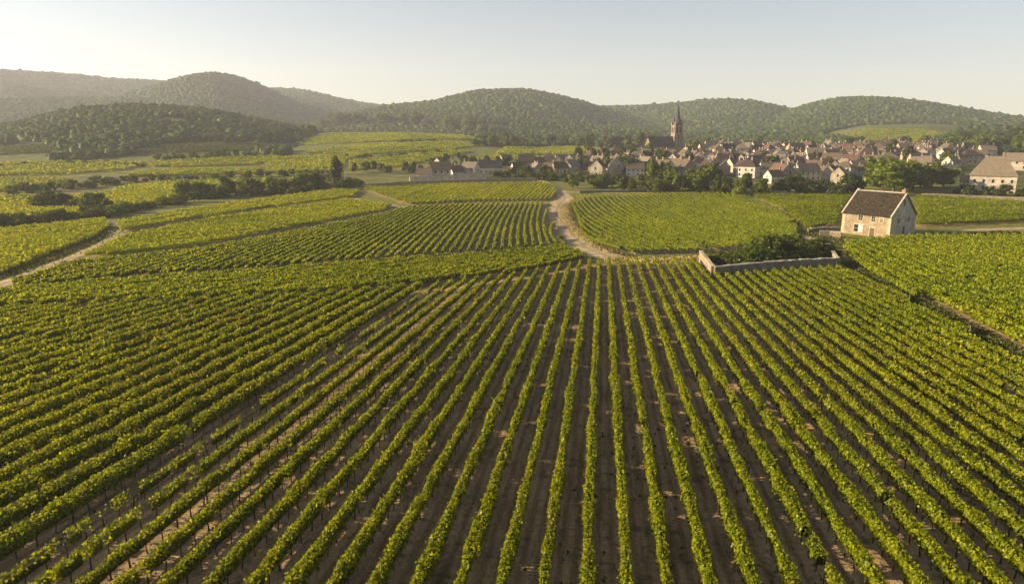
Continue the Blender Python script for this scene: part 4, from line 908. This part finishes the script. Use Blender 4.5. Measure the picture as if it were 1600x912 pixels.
# ------------------------------------------------------------------ stone house among the vines
def stone_house():
    c0 = np.array(at(1389, 373)); z0 = tz(*c0)
    naz = R(239); f = np.array([math.sin(naz + math.pi / 2), math.cos(naz + math.pi / 2)])     # along the front, away to the left
    b = -np.array([math.sin(naz), math.cos(naz)])                                               # from front to back
    def fit(v, target):
        lo, hi = .5, 40
        for _ in range(40):
            mid = (lo + hi) / 2; px = project(c0[0] + v[0] * mid, c0[1] + v[1] * mid, z0)[0]
            if abs(px - 1389) < abs(target - 1389): lo = mid
            else: hi = mid
        return lo
    w, d = fit(f, 1314), fit(b, 1427)
    def hfit(p, py):
        lo, hi = 0, 30
        for _ in range(40):
            mid = (lo + hi) / 2
            if project(p[0], p[1], z0 + mid)[1] > py: lo = mid
            else: hi = mid
        return lo
    he = hfit(c0, 338); hr = hfit(c0 + b * d / 2, 303); print('stone house', c0, z0, 'w', w, 'd', d, 'eave', he, 'ridge', hr)
    # local frame: +x along the front to the right (towards c0), -y out of the front
    rz = math.atan2(-f[1], -f[0]); ctr = c0 + f * w / 2 + b * d / 2
    root = bpy.data.objects.new('stone_house', None); col.objects.link(root); root.location = (ctr[0], ctr[1], z0); root.rotation_euler = (0, 0, rz)
    tag(root, 'old two-storey stone house with mossy brown tiled roof standing alone among the vines', 'house')
    X, Y = w / 2, d / 2; m = MB()
    m.pf([(-X, -Y, -1.2), (X, -Y, -1.2), (X, Y, -1.2), (-X, Y, -1.2), (-X, -Y, he), (X, -Y, he), (X, Y, he), (-X, Y, he), (-X, 0, hr - .02), (X, 0, hr - .02)],
         [(0, 1, 5, 4), (2, 3, 7, 6), (1, 2, 6, 9, 5), (3, 0, 4, 8, 7), (0, 3, 2, 1), (4, 5, 9, 8), (6, 7, 8, 9)])
    wall = m.build('wall', M['stone'], root)
    m = MB(); m.pf([(X + .012, -Y + .5, -.9), (X + .012, Y - .5, -.9), (X + .012, Y - .5, he), (X + .012, .0, hr - .65), (X + .012, -Y + .5, he)], [(0, 1, 2, 3, 4)]); m.build('gable_plaster_lightened', M['plaster_lightened'], wall)  # pale sheet lightens the gable where the fill light falls short
    g = np.random.default_rng(4)
    qs = MB(); qs.box(-.42, .42, -.3, .3, 0, .34); qm = qs.mesh('quoin', M['quoin'])
    for sx, sy in ((-1, -1), (1, -1), (1, 1)):
        n = int(he / .37)
        for i in range(n):
            lg = i % 2; q = link('quoin', qm, wall, (sx * (X - (.38 if lg else .24)), sy * (Y - (.24 if lg else .38)), .02 + i * .37), 0 if lg else math.pi / 2)
            q.scale = (1, 1, .95)
    k = (hr - he) / Y; o = .35; rf = bpy.data.objects.new('roof', None)
    m = MB(); P = [(-X - .12, -Y - o, he - o * k), (X + .12, -Y - o, he - o * k), (X + .12, Y + o, he - o * k), (-X - .12, Y + o, he - o * k), (-X - .12, 0, hr), (X + .12, 0, hr)]; Q = [(a_, b_, c_ + .10) for a_, b_, c_ in P]
    m.pf(P + Q, [(6, 7, 11, 10), (8, 9, 10, 11), (0, 4, 5, 1), (2, 5, 4, 3), (0, 1, 7, 6), (2, 3, 9, 8), (1, 5, 11, 7), (5, 2, 8, 11), (3, 4, 10, 9), (4, 0, 6, 10)])
    roof = m.build('roof', M['roof_old'], root)
    sl_ = math.hypot(Y + o, (Y + o) * k); nc = int(sl_ / .30); nx = int((2 * X + .2) / .27); Vs = []; v0 = np.array([(x_, y_, z_) for z_ in (0, 1) for y_ in (0, 1) for x_ in (0, 1)], float)
    fb = np.array([(0, 2, 3, 1), (4, 5, 7, 6), (0, 1, 5, 4), (2, 6, 7, 3), (0, 4, 6, 2), (1, 3, 7, 5)]); ux = k / math.hypot(1, k); uy = 1 / math.hypot(1, k)
    for s in (-1, 1):
        for j in range(nc):
            for i in range(nx):
                if g.random() < .006: continue
                a0 = -X - .1 + i * .27 + (j % 2) * .12 + g.uniform(-.01, .01); t0 = j * .30 + g.uniform(-.02, .02); L = .36; th = .035; lift = .11 + g.uniform(0, .02)
                vv = []
                for (x_, y_, z_) in v0:
                    xx = min(a0 + x_ * .255, X + .13); tt = t0 + y_ * L; nn = lift + z_ * th + (1 - y_) * .045 + g.uniform(-.004, .004)
                    yy = -(Y + o) + tt * uy; zz = he - o * k + tt * ux
                    vv.append((xx, s * -1 * (yy - nn * ux) if s < 0 else (yy - nn * ux) * 1.0, zz + nn * uy))
                Vs.append([(p, q if s > 0 else -(-q), r) for p, q, r in vv])
    A = np.array(Vs); half = len(A) // 2
    A[:half, :, 1] = -np.abs(A[:half, :, 1]); A[half:, :, 1] = np.abs(A[half:, :, 1])
    Fq = (fb[None] + (np.arange(len(A)) * 8)[:, None, None]).reshape(-1, 4)
    tag(link('roof_tiles', mesh_np('roof_tiles', A.reshape(-1, 3), Fq, M['roof_old']), roof), kind='stuff')
    m = MB(); m.tube([(-.21, 0, 0), (.21, 0, 0)], [.15, .14], 7); rt = m.mesh('ridge_tile', M['ridge'])
    for i in range(int(2 * X / .42) + 1): link('ridge_tile', rt, roof, (-X + .1 + i * .42, 0, hr + .14))
    # pale stone verges on both gables
    for sx in (-1, 1):
        for s in (-1, 1):
            m = MB(); x0 = sx * (X + .05); xa, xb = x0 - .19, x0 + .19; y0, y1 = s * (Y + o + .03), 0; za, zb = he - (o + .03) * k + .08, hr + .08
            m.pf([(xa, y0, za), (xb, y0, za), (xb, y1, zb), (xa, y1, zb), (xa, y0, za + .2), (xb, y0, za + .2), (xb, y1, zb + .2), (xa, y1, zb + .2)], [(0, 1, 2, 3), (4, 7, 6, 5), (0, 4, 5, 1), (2, 6, 7, 3), (0, 3, 7, 4), (1, 5, 6, 2)])
            m.build('verge', M['ridge'], roof)
    m = MB(); m.box(-.42, .42, -.42, .42, 0, .75); m.box(-.5, .5, -.5, .5, .75, .9); m.tube([(0, 0, .9), (0, 0, 1.3)], [.18, .14], 6)
    m.build('chimney', M['chimney'], root, (X - .55, 0, hr + .05)); m = MB(); m.box(-.3, .3, -.3, .3, 0, .5); m.build('finial', M['ridge'], root, (-X + .35, 0, hr + .1))
    # openings on the front (u from left, z from the ground), each with reveal, lintel and sill
    def opening(u, zc_, ww, hh, face, kind, shutter=0):
        nm = 'door' if kind == 'door' else 'window'; mm = MB(); mm.box(-ww / 2, ww / 2, -.015, .05, -hh / 2, hh / 2)
        loc, r_ = ((-X + u * w, -Y - .0, zc_), 0) if face == 'f' else ((X, -Y + u * d, zc_), math.pi / 2)
        q = mm.build(nm, M['door'] if kind == 'door' else M['stone_grey_and_shade'] if kind == 'blocked' else M['glass'], root, loc, r_)
        for nmm, bx, mt in (('lintel', (-ww / 2 - .22, ww / 2 + .22, -.07, .02, hh / 2, hh / 2 + .26), M['quoin']), ('sill', (-ww / 2 - .12, ww / 2 + .12, -.12, .02, -hh / 2 - .14, -hh / 2), M['quoin'])):
            if nmm == 'sill' and kind == 'door': continue
            m3 = MB(); m3.box(*bx); m3.build(nmm, mt, q)
        for s_ in (-1, 1):
            m3 = MB(); a_ = s_ * (ww / 2 + .08); m3.box(a_ - .08, a_ + .08, -.055, .02, -hh / 2, hh / 2 - .003); m3.build('jamb', M['quoin'], q)
        if kind == 'glass':
            m3 = MB(); m3.box(-.035, .035, -.035, -.016, -hh / 2, hh / 2); m3.box(-ww / 2, -.036, -.033, -.016, -.03, .03); m3.box(.036, ww / 2, -.033, -.016, -.03, .03); m3.build('mullion', M['frame'], q)
        if shutter:
            m3 = MB(); m3.box(-ww / 4, ww / 4, -.07, -.02, -hh / 2, hh / 2)
            for j in range(4): m3.box(-ww / 4 + .03, ww / 4 - .03, -.09, -.071, -hh / 2 + hh * (j + .35) / 4, -hh / 2 + hh * (j + .55) / 4)
            m3.build('shutter', M['shutter'], q, (shutter * ww * (.26 if abs(shutter) == 1 else .4), -.03, 0))
        return q
    sc = he
    opening(.385, sc * .80, 1.15, 1.15, 'f', 'glass'); opening(.65, sc * .80, .95, 1.2, 'f', 'glass'); opening(.815, sc * .78, .9, 1.0, 'f', 'blocked')
    opening(.36, sc * .31, 2.3, 1.75, 'f', 'glass', 1); q = opening(.65, 1.05, 1.25, 2.1, 'f', 'door'); m = MB(); m.box(-.03, .03, -.09, -.02, -.1, .1); m.build('handle', M['frame'], q, (.4, 0, 0))
    opening(.58, sc * .29, 1.3, 1.9, 's', 'glass', 1); opening(.46, (he + hr) / 2 + .4, .65, 1.35, 's', 'glass'); opening(.72, sc * .80, .9, 1.0, 's', 'blocked'); opening(.3, sc * .76, 1.0, 1.0, 's', 'blocked')
M['plaster_lightened'] = simple('plaster_lightened_for_shade', (.31, .275, .22), (.52, .475, .395), .9, 6, .03, .95, True)  # colour kept pale to lift the shaded gable
M['quoin'] = simple('dressed_stone', (.34, .28, .20), (.50, .42, .31), 2.5, 4, .02)
M['ridge'] = simple('pale_ridge_mortar', (.30, .25, .20), (.48, .42, .34), 2.2, 4, .03)
stone_house()

# ------------------------------------------------------------------ walls
def wall_run(name, pts, hgt, th, mat, label, cat='wall', world=False, cope=True, part_name='wall_section', parent=None, steps=1.6):
    """a stone wall following the ground; sections and coping stones are its parts"""
    P = [np.array(p if world else at(*p)) for p in pts]; o = np.array([P[0][0], P[0][1], tz(*P[0])])
    if parent is None:
        root = bpy.data.objects.new(name, None); col.objects.link(root); root.location = o; tag(root, label, cat)
    else: root = parent; o = np.array(root.location)
    g = np.random.default_rng(int(abs(P[0][0] * 10)) % 1000); ct = None
    for si, (a, b) in enumerate(zip(P[:-1], P[1:])):
        L = np.hypot(*(b - a)); t = (b - a) / L; n = np.array([-t[1], t[0]]); k = max(2, int(L / steps)); m = MB(); vs = []
        for i in range(k + 1):
            s = L * i / k; c = a + t * s; z = tz(*c); hj = (hgt[si] + (hgt[si + 1] - hgt[si]) * i / k if hasattr(hgt, '__len__') else hgt) + g.uniform(-.12, .12)
            e = g.uniform(-.05, .05)
            for q, zz in ((-th / 2 - e, -.6), (th / 2 + e, -.6), (th / 2 + e * .5, hj), (-th / 2 - e * .5, hj)): vs.append((c[0] + n[0] * q - o[0], c[1] + n[1] * q - o[1], z + zz - o[2]))
        fs = []
        for i in range(k):
            for j in range(4): fs.append((i * 4 + j, i * 4 + (j + 1) % 4, i * 4 + 4 + (j + 1) % 4, i * 4 + 4 + j))
        fs += [(3, 2, 1, 0), (k * 4, k * 4 + 1, k * 4 + 2, k * 4 + 3)]
        m.pf(vs, fs); sec = m.build(part_name, mat, root)
        if cope:
            m = MB(); m.box(-.5, .5, -th / 2 - .04, th / 2 + .04, -.06, .08); cmesh = m.mesh('coping_stone', M['quoin'] if mat is M['stone'] else M['cope'])
            nn = max(1, int(L / 1.0))
            for i in range(nn):
                if g.random() < .07: continue
                s = L * (i + .5) / nn; c = a + t * s; f_ = s / L; hj = (hgt[si] * (1 - f_) + hgt[si + 1] * f_) if hasattr(hgt, '__len__') else hgt
                q = link('coping_stone', cmesh, sec, (c[0] - o[0], c[1] - o[1], tz(*c) + hj - o[2] + g.uniform(-.07, .05)), math.atan2(t[1], t[0])); q.scale = (L / nn * g.uniform(.9, .97), g.uniform(.95, 1.08), 1)
    return root
M['cope'] = simple('grey_coping', (.24, .22, .19), (.42, .39, .34), 2.2, 4, .03)
enc = wall_run('enclosure_wall', [(1094,409),(1113,436)], 2.1, .55, M['stone'], 'L-shaped stone enclosure wall with dark shrubs growing behind it', 'wall')
wall_run('', [(1114,436),(1170,429.5),(1240,424),(1309,420)], 2.0, .6, M['stone_grey_and_shade'], '', parent=enc)  # front face: its shade is put into a greyer, darker stone colour
wall_run('', [(1309,420),(1296,400)], 1.7, .5, M['stone'], '', parent=enc)
wall_run('garden_wall', [(1228,396),(1262,392),(1297,391)], 1.4, .45, M['stone_grey_and_shade'], 'short grey wall behind the shrubs at the enclosure\'s right end')
wall_run('yard_wall', [(1280,370),(1296,370.5),(1314,372)], 1.5, .45, M['stone'], 'low yard wall running left from the stone house')
wall_run('yard_wall', [(1262,364),(1278,362),(1312,362)], 1.1, .4, M['stone_grey_and_shade'], 'rear yard wall beside the left corner of the stone house')
wall_run('low_wall', [(1440,308),(1490,310),(1540,312),(1600,315),(1640,318)], 1.3, .5, M['stone'], 'pale low stone wall in front of the hipped-roof farmhouse', steps=2.5)
wall_run('low_wall', [(570,294),(620,290),(690,287.5),(760,285),(840,283.5)], 1.6, .5, M['stone'], 'long pale field wall above the striped plot left of the track', steps=3)
wall_run('low_wall', [(905,302),(960,301),(1010,300)], 1.1, .5, M['stone_grey_and_shade'], 'low wall edging the gardens right of the track top', steps=3)
wall_run('low_wall', [(1120,304),(1160,303.5),(1230,305)], 1.4, .5, M['stone'], 'low pale wall between the right plot and the gardens', steps=3)
wall_run('retaining_wall', [(640,286),(700,283),(760,280)], 2.8, .5, WALLS['cream'], 'pale retaining wall under the houses left of the track', steps=3)
# shrubs filling the enclosure
def enclosure():
    g = np.random.default_rng(8); P = []
    for px, py, h, k, mt in [(1108,408,1.5,'bush','tree_bright'),(1122,411,1.6,'bush','tree'),(1136,414,1.9,'bush','shrub'),(1150,415,2.0,'bush','tree'),(1164,413,2.2,'bush','tree_bright'),(1178,412,2.6,'bush','tree'),(1192,410,3.1,'bush','shrub'),(1204,407,4.2,'round','tree'),(1216,404,3.6,'bush','shrub'),(1186,403,3.6,'bush','tree'),(1170,404,2.4,'bush','tree'),(1228,408,2.4,'bush','tree'),(1242,409,2.2,'bush','shrub'),(1256,408,2.1,'bush','tree'),(1268,406,2.5,'bush','tree_bright'),(1280,404,3.0,'bush','shrub'),(1290,403,2.8,'bush','tree'),(1143,404,1.5,'bush','tree'),(1126,401,1.2,'bush','weed'),(1232,390,2.8,'bush','tree'),(1246,385,2.4,'round','tree_bright'),(1222,392,3.2,'bush','tree'),(1272,388,1.8,'bush','shrub'),(1284,387,2.0,'bush','tree'),(1158,405,2.0,'bush','tree'),(1200,414,2.6,'bush','shrub'),(1214,413,2.4,'bush','tree'),(1232,402,2.8,'bush','shrub'),(1250,400,2.4,'bush','tree'),(1266,397,2.6,'bush','shrub'),(1198,396,3.4,'bush','shrub'),(1182,393,2.2,'bush','tree_bright'),(1142,422,1.5,'bush','shrub'),(1170,420,1.7,'bush','tree')]: P.append((px, py, h, k, mt))
    P.sort()
    for i, (px, py, h, k, mt) in enumerate(P):
        x, y = at(px, py); plant(x, y, h * 1.3, k, mt, f'leafy shrub growing behind the enclosure wall, {ordw(i + 1)} from the left', 'shrubs behind the enclosure wall', 'shrub', 1.45 if k == 'bush' else 1.1)
enclosure()

# ------------------------------------------------------------------ farmhouse at the right edge
def farm():
    g = np.random.default_rng(2)
    x, y = at(1554, 300); zc = math.hypot(x, y) * math.cos(math.atan2(x, y)); k = zc / F_; print('farm', x, y, k)
    w = 15.5; r = house(x + 2, y + 5, R(-33), 0, 'cream', 'pale buff', g, 'large cream farmhouse with a hipped pale tiled roof at the right edge', None, True, 1, name='farmhouse', size=(w, 10.0, 25 * k, 24 * k * 1.15, 1))
    x, y = at(1604, 266); house(x, y, R(-33), 0, 'cream', 'pale buff', g, 'long farm building cut by the right frame edge behind the hipped farmhouse', None, True, 1, name='farm_building', size=(20.0, 9.0, 5.0, 4.0, 0))
    x, y = at(1512, 294); house(x, y, R(-33), 6, 'cream', 'pale buff', g, 'small pale shed against the left side of the hipped farmhouse', None, True, .8, name='shed')
farm()

# ------------------------------------------------------------------ air
def haze():
    m = bpy.data.materials.new('haze'); m.use_nodes = True; t = m.node_tree; t.nodes.clear()
    v = t.nodes.new('ShaderNodeVolumePrincipled'); v.inputs['Color'].default_value = (.82, .84, 1, 1); v.inputs['Density'].default_value = HAZE; v.inputs['Anisotropy'].default_value = .22
    o = t.nodes.new('ShaderNodeOutputMaterial'); t.links.new(v.outputs[0], o.inputs['Volume'])
    b = MB(); b.box(-2900, 2900, -160, 3300, -8, 330); tag(b.build('haze', m), 'thin warm haze over the valley', 'haze', kind='stuff')
haze()
